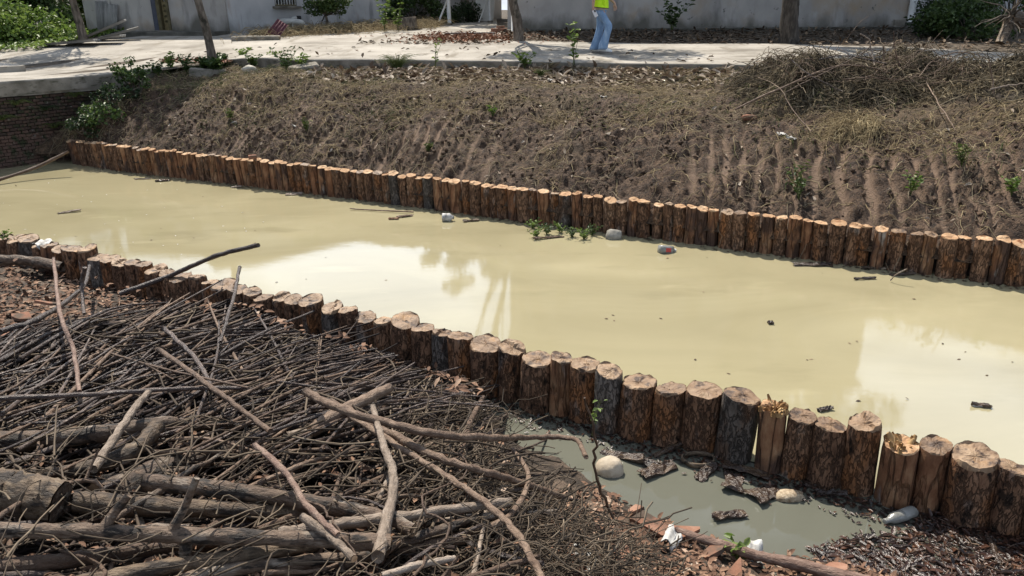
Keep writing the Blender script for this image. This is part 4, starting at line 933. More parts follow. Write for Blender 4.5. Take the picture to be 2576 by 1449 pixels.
def tuft(name, label, p, h, n, m, spread=.6, w=.004, cat='grass tuft', group=None, droop=.5):
    a = r5.uniform(0, 6.28, n); o_ = np.stack([np.cos(a), np.sin(a), np.zeros(n)], 1)*(h*spread*r5.uniform(.2, 1, n))[:, None]
    K = 6; t = np.linspace(0, 1, K)[None, :, None]; hh = (h*r5.uniform(.5, 1, n))[:, None, None]
    P = o_[:, None]*t**1.6+np.array([0, 0, 1.])*hh*(t-droop*t**3)+(o_*.12)[:, None]
    V, F = tubes(P, np.full((n, K), w)*np.linspace(1, .25, K)[None], 4, caps=False)
    o = obj(name, bulk(name, V, F), m, loc=tuple(p)); tag(o, label, cat, group); return o
def on_bank(x, y, off=0): return DS(x, y, bank_z, off, 6, 22, 1200)
edge_z = lambda x, y: float(yard_z(x, y))
plant('weed', 'tall upright weed with pale leaves at the kerb before the walker', G(1443, 156)-[0, .1, .1], .85, 4, .11, leaf_bright, .22, 12)
plant('weed', 'low weed with white-edged leaves on the kerb', G(1320, 156)-[0, .08, .08], .30, 7, .10, leaf_bright, .8, 8)
plant('weed', 'weed with small yellow leaf at the kerb beside the grass tuft', G(1096, 154)-[0, .15, .12], .6, 3, .08, leaf_bright, .3, 6)
plant('weed', 'leafy weed growing out of the apron below the tall house wall', at(1690, 82, 24.9), .95, 12, .17, leaf_m, .75, 12)
plant('sapling', 'bright green sapling at the edge of the dry grass, back left', at(968, 78, 25.6), .95, 6, .12, leaf_bright, .3, 16)
plant('sapling', 'right-hand bright green sapling beside the tree stump', at(1002, 76, 25.8), 1.0, 6, .12, leaf_bright, .35, 16)
for i, (x, y, h, n) in enumerate([(545, 180, .26, 14), (560, 168, .28, 10), (520, 178, .22, 8)]):
    plant('ivy_clump', ['dark green ivy clump round the foot of the bank tree', 'ivy shoots on the right of the bank tree foot', 'ivy shoots on the left of the bank tree foot'][i], on_bank(x, y), h, n, .13, leaf_m, .6, 14, cat='ivy')
for i, (x, y) in enumerate([(430, 176), (470, 186), (610, 150), (640, 172), (680, 165), (720, 178), (760, 172), (400, 190), (660, 140)]):
    plant('bank_weed', ['pale-leaved weed nearest the brick wall corner', 'second pale weed from the brick wall on the bank edge', 'thin weed right of the bank tree', 'bushy pale weed below the slab edge', 'weed among dry stalks right of the bank tree', 'low weed beside the flat stone', 'last weed of the clump before the kerb', 'low weed on the slab corner', 'tall thin weed standing above the bank edge'][i], on_bank(x, y), random.uniform(.25, .5), 9, .085, leaf_m if i % 2 else leaf_bright, .9, 12)
tuft('grass_tuft', 'arching green grass tuft at the kerb foot, left of centre', on_bank(1000, 178), .62, 110, grass_m, .8, .006)
tuft('grass_tuft', 'dry grass tuft at the kerb foot near the walker', on_bank(1985-60, 172), .3, 60, straw, .8, .005)
tuft('grass_tuft', 'small green grass tuft in the leaf litter at centre', on_bank(1360, 192), .25, 60, grass_m, .9, .005)
tuft('grass_tuft', 'low dry grass tuft in front of the kerb at centre', on_bank(1900-520, 178), .3, 60, straw, .9, .005)
for i, (x, y, h, lm, lab) in enumerate([(1240, 292, .16, leaf_bright, 'small bright weed in the middle of the bank'), (2290, 490, .28, leaf_bright, 'bright green seedling low on the right bank'), (2010, 500, .35, leaf_m, 'straggly weed above the posts right of centre'),
        (2005, 470, .3, grass_m, 'thin weed on the right bank slope'), (2545, 490, .2, leaf_bright, 'small weed at the right edge of the bank'), (2420, 415, .25, grass_m, 'thin green weed on the upper right bank'), (1080, 380, .15, grass_m, 'tiny weed in the scraped bank left of centre'), (770, 330, .22, grass_m, 'thin grass shoots on the left bank'), (580, 300, .2, grass_m, 'grass shoots near the top of the left bank')]):
    plant('bank_weed', lab, on_bank(x, y), h, 7, .055, lm, .7, 9, .004)
# plants rooted in the brick wall
for i, (s_, z_) in enumerate([(.5, 1.15), (1.0, 1.1), (1.5, 1.2), (2.1, 1.0), (2.6, 1.15), (1.2, .75), (2.0, .65), (.7, .6), (2.9, .9)]):
    q = wall_b-wdir*s_+wnor*.03
    None if False else tuft('wall_fern', 'dark fern tuft rooted in the shaded brick wall', (q[0], q[1], z_), .26, 50, leaf_dark if i % 2 else grass_m, 1.3, .007, cat='fern', group='fern tufts rooted in the brick wall', droop=.9)
for i, (x, y, h, lab) in enumerate([(330, 215, .5, 'dark creeper hanging at the top corner of the brick wall'), (290, 260, .4, 'dark creeper halfway down beside the brick wall'), (255, 310, .35, 'dark leafy creeper low beside the brick wall'), (215, 335, .3, 'creeper tuft behind the first far posts'), (350, 235, .4, 'leafy creeper on the bank next to the wall corner')]):
    bush('wall_creeper', lab, on_bank(x, y), (.4, .3, h), 420, .075, leaf_dark if i % 2 else leaf_m, 9, .16, cat='creeper')
# water weeds at the foot of the far posts
for i, (x, y) in enumerate([(1340, 575), (1375, 590), (1410, 586), (1440, 596), (1470, 602), (1490, 592), (1350, 598)]):
    plant('water_weed', 'small leafy water weed floating before the far posts', D(x, y, .0), .14, 7, .045, leaf_m if i % 2 else leaf_bright, 1.1, 8, .004, group='water weeds before the far posts')
plant('vine_leaves', 'bright lobed leaves on the thin stem before the near posts', ps(1490, 1085, .46), .22, 2, .04, leaf_bright, .3, 6, .0025)
plant('weed', 'bright green weed with rounded leaves at the pool edge', ps(1765, 1345, .0), .11, 7, .06, leaf_bright, .9, 5, .003)
plant('weed', 'small green weed beside the reddish pole', ps(1850, 1400, .0), .1, 6, .06, leaf_bright, .8, 6, .003)
plant('weed', 'tiny yellow-green weed behind the posts at far left', ps(22, 620, .02), .2, 4, .07, leaf_bright, .5, 5, .003)

# ------------------------------------------------------------------ dry strands on the far bank
def strands(n, fx, l0, l1, w0, w1, surf, lift, curl, K=6, adir=None, fall=0.):
    P0 = fx(n); n = len(P0); l = r5.uniform(l0, l1, n)**1.0; a = r5.uniform(0, 6.28, n) if adir is None else r5.normal(adir, .9, n)
    d = np.stack([np.cos(a), np.sin(a)*.8], 1); t = np.linspace(0, 1, K)
    XY = P0[:, None, :2]+d[:, None]*(l[:, None]*t[None])[..., None]+np.cumsum(r5.normal(size=(n, K, 2))*curl*l[:, None, None], 1)
    Zs = surf(XY[..., 0], XY[..., 1])+lift*r5.uniform(.05, 1, (n, 1))*np.sin(np.clip(t*2.6+.25, 0, 3.14))[None]*np.minimum(l, .5)[:, None]*2+.006-fall*t[None]
    w = r5.uniform(w0, w1, n)[:, None]*np.linspace(1, .5, K)[None]
    return tubes(np.concatenate([XY, Zs[..., None]], -1), w, 4, caps=False)
def bank_pts(n, fn):
    x = r5.uniform(-8.8, 9.8, n*3); lo, hi = y_far(x)+.12, y_edge(x)-.02; y = lo+(hi-lo)*r5.random(n*3)
    k = r5.random(n*3) < fn(x, y); k &= (y > lo)
    return np.stack([x, y], 1)[k][:n]
def den(x, y):
    w = y-y_far(x); return np.clip(.12+.9*ss(1.2, 2.0, w)*ss(-.15, .35, fbm(x*1.3, y*1.8, 0, 3, 40)+.1)+.35*ss(.1, .6, fbm(x*.9, y*.9, 0, 2, 70)), 0, 1)
V1, F1 = strands(10000, lambda n: bank_pts(n, den), .06, .34, .0026, .0055, bank_z, .12, .10)
V2, F2 = strands(700, lambda n: np.array([on_bank(random.gauss(2150, 38), random.gauss(318, 13))[:2] for _ in range(n)]), .1, .4, .003, .005, bank_z, .2, .06, adir=-2.2)
tag(obj('dry_grass', bulk('dry_grass', np.concatenate([V1, V2]), np.concatenate([F1, F2+len(V1)])), straw), 'dry mown grass and straw strewn over the far bank', 'grass', kind='stuff')
V, F = strands(1500, lambda n: bank_pts(n, lambda x, y: .6+0*x), .12, .55, .0028, .005, bank_z, .12, .16, K=8)
tag(obj('pale_roots', bulk('pale_roots', V, F), root_m), 'pale torn roots sticking out of the scraped bank', 'roots', kind='stuff')
V, F = strands(2600, lambda n: bank_pts(n, lambda x, y: ss(.55, .9, .5+.6*fbm(x*.8, y*1.2, 0, 3, 91))*.8*ss(.6, 1.6, y-y_far(x))+.25*ss(-3, -5, x)), .05, .2, .002, .0035, bank_z, .5, .06)
tag(obj('sparse_grass', bulk('sparse_grass', V, F), grass_m), 'sparse green grass regrowing on the far bank', 'grass', kind='stuff')
# crumbled clods lying on the slope
def clods(n, pts, s0, s1, surf):
    n = len(pts); t = np.array([(1, 0, 0), (-1, 0, 0), (0, 1, 0), (0, -1, 0), (0, 0, 1), (0, 0, -1)], float)
    Fo = np.array([(0, 2, 4), (2, 1, 4), (1, 3, 4), (3, 0, 4), (2, 0, 5), (1, 2, 5), (3, 1, 5), (0, 3, 5)])
    s_ = s0+(s1-s0)*r5.random(n)**2.5; c = np.concatenate([pts, (surf(pts[:, 0], pts[:, 1])+s_*.25)[:, None]], 1)
    q = r5.normal(size=(n, 3, 3)); q, _ = np.linalg.qr(q)
    V = np.einsum('vk,nkj->nvj', t, q)*(s_[:, None, None]*r5.uniform(.55, 1.25, (n, 6, 1)))+c[:, None]
    return V.reshape(-1, 3), (Fo[None]+(np.arange(n)*6)[:, None, None]).reshape(-1, 3)
V, F = clods(0, bank_pts(7000, lambda x, y: np.clip(.25+.9*ss(-.2, .5, fbm(x*1.7, y*1.7, 0, 2, 23)), 0, 1)*(1-.85*groove(x, y))*(1-.6*ss(2.2, 3.2, y-y_far(x)))), .010, .045, bank_z)
tag(obj('soil_clods', bulk('soil_clods', V, F, False), clod_m), 'crumbled dark soil clods on the scraped far bank', 'soil', kind='stuff')
# heap of cut weeds
def heap_pts(n):
    out_ = []
    while len(out_) < n:
        c, rx, ry, a = random.choice(heap_c); x, y = random.gauss(c[0], rx*.62), random.gauss(c[1], ry*.62)
        if x < 10.4 and y < y_edge(x)+.25 and heap(x, y) > .09: out_.append((x, y))
    return np.array(out_)
htop = lambda x, y: bank_base(x, y)+heap(x, y)*(1.0+.8*vn(np.asarray(x)*2.6, np.asarray(y)*2.6, 0, 15))
V1, F1 = strands(8000, heap_pts, .10, .45, .0025, .0055, htop, .20, .12, K=7, fall=.10)
V2, F2 = strands(900, heap_pts, .3, .8, .003, .006, htop, .30, .07, K=8)
tag(obj('weed_heap', bulk('weed_heap', np.concatenate([V1, V2]), np.concatenate([F1, F2+len(V1)])), hay_m), 'big heap of cut dead weeds on top of the right bank', 'weed heap', kind='stuff')
Vh, Fh = leaves(np.concatenate([heap_pts(3500), np.zeros((3500, 1))], 1), .09, r5, .3); hh = htop(Vh[:, 0], Vh[:, 1]); Vh[:, 2] += hh+.06
tag(obj('withered_leaves', bulk('withered_leaves', Vh, Fh, False), hay_m), 'withered leaves among the cut weeds of the heap', 'leaves', kind='stuff')
q = heap_pts(420); n = len(q); P0 = np.concatenate([q, (htop(q[:, 0], q[:, 1])-.05)[:, None]], 1); d = r5.normal(size=(n, 3))*np.array([1, .8, .55]); d[:, 2] = np.abs(d[:, 2])*.8-.1; d /= np.linalg.norm(d, axis=1, keepdims=True)
K = 8; t = np.linspace(0, 1, K)[None, :, None]; l = r5.uniform(.25, .95, n)[:, None, None]
P = P0[:, None]+d[:, None]*l*t+np.cumsum(r5.normal(size=(n, K, 3))*.018, 1)+np.array([0, 0, -.35])*l*t**2
V, F = tubes(P, r5.uniform(.004, .010, n)[:, None]*np.linspace(1, .45, K)[None], 6)
tag(obj('weed_stems', bulk('weed_stems', V, F), mk('weed_stem', [(0, (.035, .026, .018)), (.5, (.12, .09, .06)), (1, (.34, .28, .20))], scale=2, island=.8, coord='Position', rough=.85, bump=0)), 'thick dead weed stems sticking out of the heap', 'stems', kind='stuff')
def hz(x, y, off): return DS(x, y, htop, off, 6, 25, 900)
for k, (pts, offs, th, m, lab) in enumerate([
        ([(1850, 275), (1990, 210), (2100, 168), (2180, 168), (2240, 185)], [.12, .2, .25, .22, .12], 9, stick_mid, 'long bowed branch lying along the crest of the weed heap'),
        ([(1960, 240), (2060, 190), (2160, 140), (2195, 105), (2180, 75)], [.15, .25, .4, .6, .8], 5, stick_mid, 'thin twig arching up from the top of the heap with a hooked tip'),
        ([(2200, 165), (2192, 125), (2185, 100), (2165, 85)], [.15, .35, .5, .6], 8, stick_pale, 'pale cut stick with white end on the heap'),
        ([(2222, 170), (2224, 140), (2222, 115)], [.1, .25, .4], 8, stick_mid, 'stubby grey stick standing in the heap'),
        ([(2262, 165), (2250, 120), (2248, 80)], [.15, .45, .75], 5, stick_red, 'thin red-brown stem standing above the heap'),
        ([(2310, 195), (2350, 150), (2420, 130), (2480, 145)], [.2, .4, .45, .3], 5, stick_mid, 'arched dry stem on the right of the heap'),
        ([(2500, 235), (2495, 190), (2488, 150)], [.1, .3, .5], 7, stick_mid, 'dead stem standing at the right of the heap'),
        ([(2040, 330), (1990, 270), (1960, 220), (1900, 190)], [.1, .2, .25, .2], 4, stick_mid, 'thin stem hanging over the left face of the heap'),
        ([(2330, 205), (2360, 260), (2400, 320), (2405, 335)], [.15, .2, .2, .15], 5, stick_mid, 'brown stem hanging down the front of the heap'),
        ([(2490, 225), (2540, 215), (2600, 210)], [.2, .25, .3], 9, stick_pale, 'pale stick jutting out at the right edge of the heap'),
        ([(2120, 200), (2200, 195), (2300, 205)], [.2, .22, .2], 5, stick_mid, 'level stem across the middle of the heap'),
        ([(2060, 150), (2130, 140), (2230, 160)], [.2, .3, .25], 6, stick_dark, 'dark twig lying on the crest of the heap'),
        ([(1990, 150), (2040, 190), (2120, 230)], [.3, .25, .15], 5, stick_dark, 'dark thin twig crossing the left shoulder of the heap')]):
    P = smooth_path([hz(a, b, o_) for (a, b), o_ in zip(pts, offs)], 16); c = P[8]; r_ = th*.62*depth_of(c)/(F_PX*2.515625)/2
    rod('heap_stick', P, np.linspace(r_, r_*.55, 16), m, lab, cat='stick', sides=8, wob=.004)
PP = [];
for i in range(130):
    p0 = hz(random.uniform(1950, 2450), random.uniform(150, 210), .1); d = np.array([r5.normal()*.4, r5.normal()*.2, abs(r5.normal())*.25+.05]); K = 8; t = np.linspace(0, 1, K)[:, None]
    PP.append(p0+d*t+np.cumsum(r5.normal(size=(K, 3))*.022, 0)+np.array([0, 0, -.25])*t**2*random.random())
V, F = tubes(np.array(PP), np.full((len(PP), 8), .005)*np.linspace(1, .4, 8)[None], 4, caps=False)
tag(obj('heap_twigs', bulk('heap_twigs', V, F), stick_mid), 'fine bare twigs bristling from the crest of the heap', 'twigs', kind='stuff')

# ------------------------------------------------------------------ leaf litter
def litter(name, label, pts, size, m, surf, off=.015, asp=.42, fold=.3, up=1.0):
    P = np.concatenate([pts, (surf(pts[:, 0], pts[:, 1])+off)[:, None]], 1); d = r5.normal(size=(len(P), 3)); d[:, 2] *= .35
    V, F = leaves(P, size, r5, asp, up=up, fold=fold, dirs=d); V[:, 2] = np.maximum(V[:, 2], surf(V[:, 0], V[:, 1])+.004)
    tag(obj(name, bulk(name, V, F, False), m), label, 'leaves', kind='stuff')
def strip(n, x0, x1, f0, f1, gamma=1.):
    x = r5.uniform(x0, x1, n); t = r5.random(n)**gamma; return np.stack([x, f0(x)*(1-t)+f1(x)*t], 1)
litter('kerb_leaves', 'pale dead leaves lying along the kerb foot', strip(2600, -4.2, 5.2, lambda x: y_edge(x)-.02, lambda x: y_edge(x)-1.5, 1.6), .19, litter_m, bank_z, up=1.6)
litter('bank_leaves', 'scattered dead leaves over the bank', strip(700, -6.5, 9, lambda x: y_edge(x)-.5, lambda x: y_far(x)+.3), .09, litter_m, bank_z)
ybk = lambda x: np.interp(x, back[:, 0], back[:, 1])
litter('verge_leaves', 'brown dead leaves covering the verge before the tall house', strip(3600, -.3, 13.5, lambda x: ybk(x)-.12, lambda x: 0*x+25.3), .15, litter_dark, yard_z, up=4, fold=.12)
litter('verge_pale_leaves', 'paler dead leaves on the verge', strip(420, .5, 13.5, lambda x: ybk(x)-.1, lambda x: 0*x+24.8), .16, litter_m, yard_z, up=4, fold=.12)
q = np.array([G(random.gauss(1170, 75), 96+random.gauss(0, 6))[:2] for _ in range(1300)]); litter('red_litter', 'reddish shreds and leaves on the concrete by the leaning tree', q, .13, litter_red, yard_z, .025)
q = np.array([G(random.uniform(405, 575), random.uniform(149, 160))[:2] for _ in range(420)]); litter('slab_litter', 'reddish leaf shreds on the slab corner', q, .09, litter_red, yard_z, .02)
q = np.array([G(random.uniform(900, 1280), random.uniform(105, 112))[:2] for _ in range(140)]); litter('road_leaves', 'stray leaves on the concrete road', np.concatenate([q, strip(90, -9, 9, lambda x: y_edge(x)+.2, lambda x: y_edge(x)+3)]), .13, litter_dark, yard_z, .02)
x = r5.uniform(-7.6, -2.4, 5200); t_ = (x+7.6)/5.2; y = 24.2+t_*4.3+r5.normal(size=5200)*.9
V, F = strands(3600, lambda n: np.stack([x, y], 1)[:n], .1, .5, .004, .008, yard_z, .35, .08)
tag(obj('yard_dry_grass', bulk('yard_dry_grass', V, F), straw), 'strip of dry grass along the foot of the long wing', 'grass', kind='stuff')
q = np.stack([r5.uniform(-17.5, -12.2, 4200), r5.uniform(20.6, 26.5, 4200)], 1); q = q[q[:, 1] > 20.3+.35*(q[:, 0]+14)]
litter('creeper', 'low bright creeper covering the ground at the far left', q, .15, leaf_bright, yard_z, .10, .6)
# ------------------------------------------------------------------ walker on the road
random.seed(44); r6 = np.random.default_rng(6)
skin_m = mk('skin', [(0, (.42, .25, .18)), (1, (.50, .31, .23))], scale=6, rough=.55, bump=0)
denim = mk('denim', [(0, (.14, .23, .38)), (.5, (.20, .31, .47)), (1, (.33, .44, .58))], scale=7, detail=6, stretch=(1.5, 1.5, .7), rough=.9, bump=.5, bscale=16, bdist=.02)
hivis = mk('hi_vis', [(0, (.50, .80, .01)), (1, (.60, .92, .03))], scale=4, rough=.7, bump=.3, bscale=9)
reflect_m = mk('reflective_band', [(0, (.38, .38, .36)), (1, (.46, .46, .44))], scale=9, rough=.4, bump=0)
piping = mk('black_piping', [(0, (.01, .01, .01)), (1, (.02, .02, .02))], scale=9, bump=0)
shirt_m = mk('beige_shirt', [(0, (.30, .26, .20)), (1, (.40, .36, .28))], scale=6, rough=.9, bump=.3)
white_shoe = mk('white_shoe', [(0, (.60, .60, .58)), (1, (.74, .74, .72))], scale=12, rough=.6, bump=0)
sole_m = mk('shoe_sole', [(0, (.10, .09, .08)), (1, (.2, .19, .18))], scale=9, bump=0)
hair_m = mk('dark_hair', [(0, (.010, .008, .006)), (1, (.03, .022, .017))], scale=20, rough=.5, bump=.3)
eye_m = mk('eye_dark', [(0, (.01, .008, .006)), (1, (.02, .015, .01))], scale=9, rough=.2, bump=0)
gp = G(1508, 134); pe = empty('person', (gp[0], gp[1], gp[2]+.012), R(-18)); tag(pe, 'person in a yellow-green hi-vis vest and blue jeans walking right along the road', 'person')
# body: one skinned figure (head, arms, hands, legs)
JV = []; JE = []; JR = []
def jv(p, r_, parent=None):
    JV.append(tuple(p)); JR.append(r_); i = len(JV)-1
    if parent is not None: JE.append((parent, i))
    return i
pel = jv((0, 0, .98), .105); sp1 = jv((0, 0, 1.14), .10, pel); ch = jv((0, 0, 1.34), .115, sp1); nb_ = jv((.005, 0, 1.47), .06, ch); nk = jv((.015, 0, 1.55), .048, nb_)
hd0 = jv((.03, 0, 1.62), .075, nk); hd1 = jv((.04, 0, 1.70), .092, hd0); hd2 = jv((.03, 0, 1.77), .075, hd1)
nose = jv((.135, 0, 1.675), .012, hd1)
for sy in (-1, 1): jv((.015, sy*.095, 1.68), .012, hd1)
for sy, knee, ank, toe in ((-1, (.20, -.095, .56), (.10, -.095, .11), (.23, -.10, .05)), (1, (-.02, .095, .52), (-.13, .095, .10), (.02, .10, .045))):
    h = jv((0, sy*.095, .93), .085, pel); k = jv(knee, .055, h); a = jv(ank, .038, k); jv(toe, .03, a)
def hand(w, tip_dir, side, curl):
    w_ = np.array(JV[w]); td = np.array(tip_dir)/np.linalg.norm(tip_dir); pm = jv(w_+td*.07, .026, w)
    across = np.cross(td, (0, side, 0)); across /= np.linalg.norm(across)
    for k in range(4):
        b = w_+td*.085+across*(k-1.5)*.021; f1 = jv(b, .0095, pm); l = (.036, .041, .039, .030)[k]
        f2 = jv(b+td*l+np.array([0, -side*curl*.3*l, 0]), .009, f1); jv(b+td*l*1.8+np.array([0, -side*curl*l, 0]), .0078, f2)
    t1 = jv(w_+td*.03+across*(-.032), .0105, pm); jv(w_+td*.065+across*(-.045)+np.array([0, -side*.02, 0]), .009, t1)
s1 = jv((-.01, -.17, 1.42), .058, ch); e1_ = jv((-.11, -.235, 1.17), .041, s1); w1 = jv((-.12, -.25, .965), .027, e1_); hand(w1, (.25, .02, -1), -1, 1.1)
s2_ = jv((0, .17, 1.42), .058, ch); e2_ = jv((.10, .235, 1.18), .041, s2_); w2 = jv((.27, .20, 1.03), .027, e2_); hand(w2, (.15, -.05, -1), 1, .7)
me = bpy.data.meshes.new('body'); me.from_pydata(JV, JE, []); me.update()
bo = obj('body', me, skin_m, pe); sm = bo.modifiers.new('skin', 'SKIN'); sm.use_smooth_shade = True
for i, sv in enumerate(me.skin_vertices[0].data): sv.radius = (JR[i], JR[i]); sv.use_root = (i == 0)
sb_ = bo.modifiers.new('sub', 'SUBSURF'); sb_.levels = 1; sb_.render_levels = 1
def ell(c, rx, ry, n=28, tx=0, seed=0, amp=.0):
    a = np.arange(n)*2*math.pi/n; k = 1+amp*vn(np.cos(a)*3+seed, np.sin(a)*3, c[2]*9, 7)
    return [(c[0]+rx*k[i]*math.cos(a[i]), c[1]+ry*k[i]*math.sin(a[i]), c[2]+tx*math.cos(a[i])*rx) for i in range(n)]
# jeans: seat and two flared legs
mb = MB(); mb.rings([ell((0, 0, z), rx, ry) for z, rx, ry in ((1.03, .125, .165), (.98, .135, .178), (.90, .138, .182), (.84, .12, .17))])
for sy, hip, knee, ank in ((-1, (0, -.088, .88), (.20, -.095, .56), (.085, -.097, .075)), (1, (0, .088, .88), (-.02, .095, .52), (-.145, .097, .06))):
    P = smooth_path([hip, (np.array(hip)+knee)/2, knee, (np.array(knee)*.5+np.array(ank)*.5), ank], 18)
    rr = np.interp(np.linspace(0, 1, 18), [0, .25, .5, .72, 1], [.100, .092, .080, .083, .105])
    mb.rings([ell(P[i], rr[i]*1.02, rr[i]*.98, 24, seed=sy*5+i*.0, amp=.09) for i in range(18)])
obj('jeans', mb.mesh('jeans', True), denim, pe)
# vest with bands, pocket and piping
prof = [(.95, .175, .225), (1.02, .168, .218), (1.12, .158, .207), (1.22, .152, .205), (1.32, .15, .208), (1.40, .14, .20), (1.46, .115, .165), (1.50, .08, .11)]
mb = MB(); mb.rings([ell((-.005, 0, z), rx, ry, 32, -.12 if z < 1.0 else 0, 3, .05) for z, rx, ry in prof], cap=False); ve = obj('vest', mb.mesh('vest', True), hivis, pe)
for z in (1.14, 1.34):
    rx = np.interp(z, [p[0] for p in prof], [p[1] for p in prof])*1.05; ry = np.interp(z, [p[0] for p in prof], [p[2] for p in prof])*1.05
    mb = MB(); mb.rings([ell((-.005, 0, z-.028), rx, ry, 32, 0, 3, .05), ell((-.005, 0, z+.028), rx*.998, ry*.998, 32, 0, 3, .05)], cap=False); obj('reflective_band', mb.mesh('band', True), reflect_m, ve)
mb = MB(); mb.box((.09, -.192, 1.05), (.12, .012, .10), rz=-.65, bev=.004); obj('pocket', mb.mesh('pocket'), hivis, ve)
ring = ell((-.005, 0, .952), .178, .228, 32, -.12, 3, .05); mb = MB(); mb.tube(ring+ring[:1], .006, 6); obj('hem_piping', mb.mesh('piping', True), piping, ve)
mb = MB(); mb.rings([ell((0, 0, z), rx, ry, 28, 0, 9, .04) for z, rx, ry in ((.90, .155, .20), (.96, .15, .195), (1.3, .13, .18))], cap=False)
for sy, s_, e_ in ((-1, (-.01, -.15, 1.42), (-.075, -.215, 1.24)), (1, (0, .15, 1.42), (.065, .215, 1.25))):
    P = smooth_path([s_, e_], 5); V, F = tubes(P[None], np.linspace(.075, .068, 5)[None], 16, caps=False); mb.add(V, F)
obj('shirt', mb.mesh('shirt', True), shirt_m, pe)
mb = MB()   # hair cap
for i in range(9):
    pass
rs = [[(.02+.105*math.cos(a)*math.sin(t)-.012, .098*math.sin(a)*math.sin(t), 1.705+.108*math.cos(t)-(.10 if math.cos(a) < .15 and t > 1.5 else 0)*(t-1.4)) for a in np.arange(20)*2*math.pi/20] for t in np.linspace(.05, 1.75, 9)]
mb.rings(rs, cap=True); hr_ = obj('hair', mb.mesh('hair', True), hair_m, pe)
mb = MB(); mb.tube([(-.09, 0, 1.72), (-.14, 0, 1.66), (-.14, 0, 1.52)], [.03, .038, .012], 10); obj('ponytail', mb.mesh('ponytail', True), hair_m, hr_)
mb = MB()
for sy in (-1, 1): mb.rings([ell((.118, sy*.034, 1.70+dz), r_, r_*1.2, 8) for dz, r_ in ((-.010, .003), (0, .013), (.010, .003))])
tag(obj('eyes', mb.mesh('eyes', True), eye_m, bo), kind='stuff')
mb = MB(); mb.tube([(.112, -.024, 1.632), (.122, 0, 1.634), (.112, .024, 1.632)], .006, 6); obj('mouth', mb.mesh('mouth', True), terracotta, bo)
for (cx, cy, yaw, pitch_) in ((.135, -.10, 0, .06), (-.075, .10, 0, 0)):
    mb = MB(); sec = []
    for t in np.linspace(0, 1, 9):
        w = .036+.014*math.sin(t*2.6)+(.004 if t > .5 else 0); h = .095*(1-t)**.8+.045+.01*math.sin(t*3.1); w = w*(.55 if t in (0., 1.) else 1)
        x = cx-.115+t*.28; sec.append([(x, cy+w*math.cos(a), .022+max(0, math.sin(a))*h*.85+pitch_*(1-t)*.3) for a in np.arange(14)*2*math.pi/14])
    mb.rings(sec); sh = obj('shoe', mb.mesh('shoe', True), white_shoe, pe)
    mb = MB(); sec2 = []
    for t in np.linspace(0, 1, 9):
        w = (.040+.015*math.sin(t*2.6))*(.6 if t in (0., 1.) else 1); x = cx-.122+t*.295; z = pitch_*(1-t)*.3
        sec2.append([(x, cy-w, z), (x, cy+w, z), (x, cy+w, z+.024), (x, cy-w, z+.024)])
    mb.rings(sec2); obj('sole', mb.mesh('sole'), sole_m, sh)
phone_m = mk('phone_white', [(0, (.62, .62, .64)), (1, (.7, .7, .72))], scale=5, rough=.25, bump=0)
pm_ = pe.matrix_basis if False else Matrix.Translation(pe.location) @ Matrix.Rotation(R(-18), 4, 'Z')
ph = obj('phone', MB().box((0, 0, 0), (.078, .010, .155), bev=.003).mesh('phone'), phone_m, mw=pm_ @ Matrix.Translation((-.068, -.262, .83)) @ Matrix.Rotation(R(-28), 4, 'Y')); tag(ph, 'white phone held in the hand of the person walking', 'phone')
mb = MB(); mb.box((.018, -.0065, .045), (.032, .004, .045), bev=.001); cb = obj('camera_block', mb.mesh('camera_block'), dark_metal, ph)

# ------------------------------------------------------------------ yard things
def corrugated(name, label, loc, rot, w, l, m=sheet_m, group=None, waves=7, cat='roof sheet'):
    n = waves*8+1; V = []; F = []
    for s_ in (0, 1):
        for i in range(n):
            x = w*(i/(n-1)-.5); z = .028*math.cos(i/8*2*math.pi)+(.007 if s_ else 0)
            for y in (0, l): V.append((x, y, z))
    for s_ in (0, 1):
        b = s_*2*n
        for i in range(n-1): q = (b+2*i, b+2*i+2, b+2*i+3, b+2*i+1); F.append(q if s_ else q[::-1])
    for i in range(n-1): F.append((2*i, 2*i+2, 2*n+2*i+2, 2*n+2*i)); F.append((2*i+3, 2*i+1, 2*n+2*i+1, 2*n+2*i+3))
    o = obj(name, MB().add(V, F).mesh(name, True), m, loc=tuple(loc)); o.rotation_euler = rot; tag(o, label, cat, group); return o
zy = lambda p: float(yard_z(p[0], p[1]))
p = at(268, 92, A1[1]-.35); corrugated('corrugated_sheet', 'left of two corrugated sheets leaning on the house wall', (p[0], p[1], p[2]), (R(78), 0, R(4)), .48, 1.0, waves=3)
p = at(281, 93, A1[1]-.42); corrugated('corrugated_sheet', 'right of two corrugated sheets leaning on the house wall', (p[0], p[1], p[2]), (R(76), R(4), R(-5)), .42, .92, waves=3)
for i, (x, y, Y, rx, rz, w, l, lab) in enumerate([(206, 98, 23.0, 22, -70, .6, 1.3, 'grey corrugated sheet lying tilted at the foot of the leaning tree'), (240, 99, 22.8, 14, -62, .45, 1.2, 'narrow corrugated sheet lying right of the leaning tree'),
        (165, 107, 22.0, 6, -80, .6, 1.5, 'corrugated sheet lying flat left of the leaning tree'), (110, 110, 21.6, 4, -84, .6, 1.4, 'broken corrugated sheet flat on the ground at the left'), (45, 98, 22.2, 35, -20, .5, .9, 'small grey sheet sticking out of the creeper')]):
    p = at(x, y, Y); corrugated('corrugated_sheet', lab, (p[0], p[1], p[2]+.05), (R(rx), 0, R(rz)), w, l, waves=4)
hero_ = lambda x, y, Y, z: np.array([DY(x, y, Y)[0], Y, z])
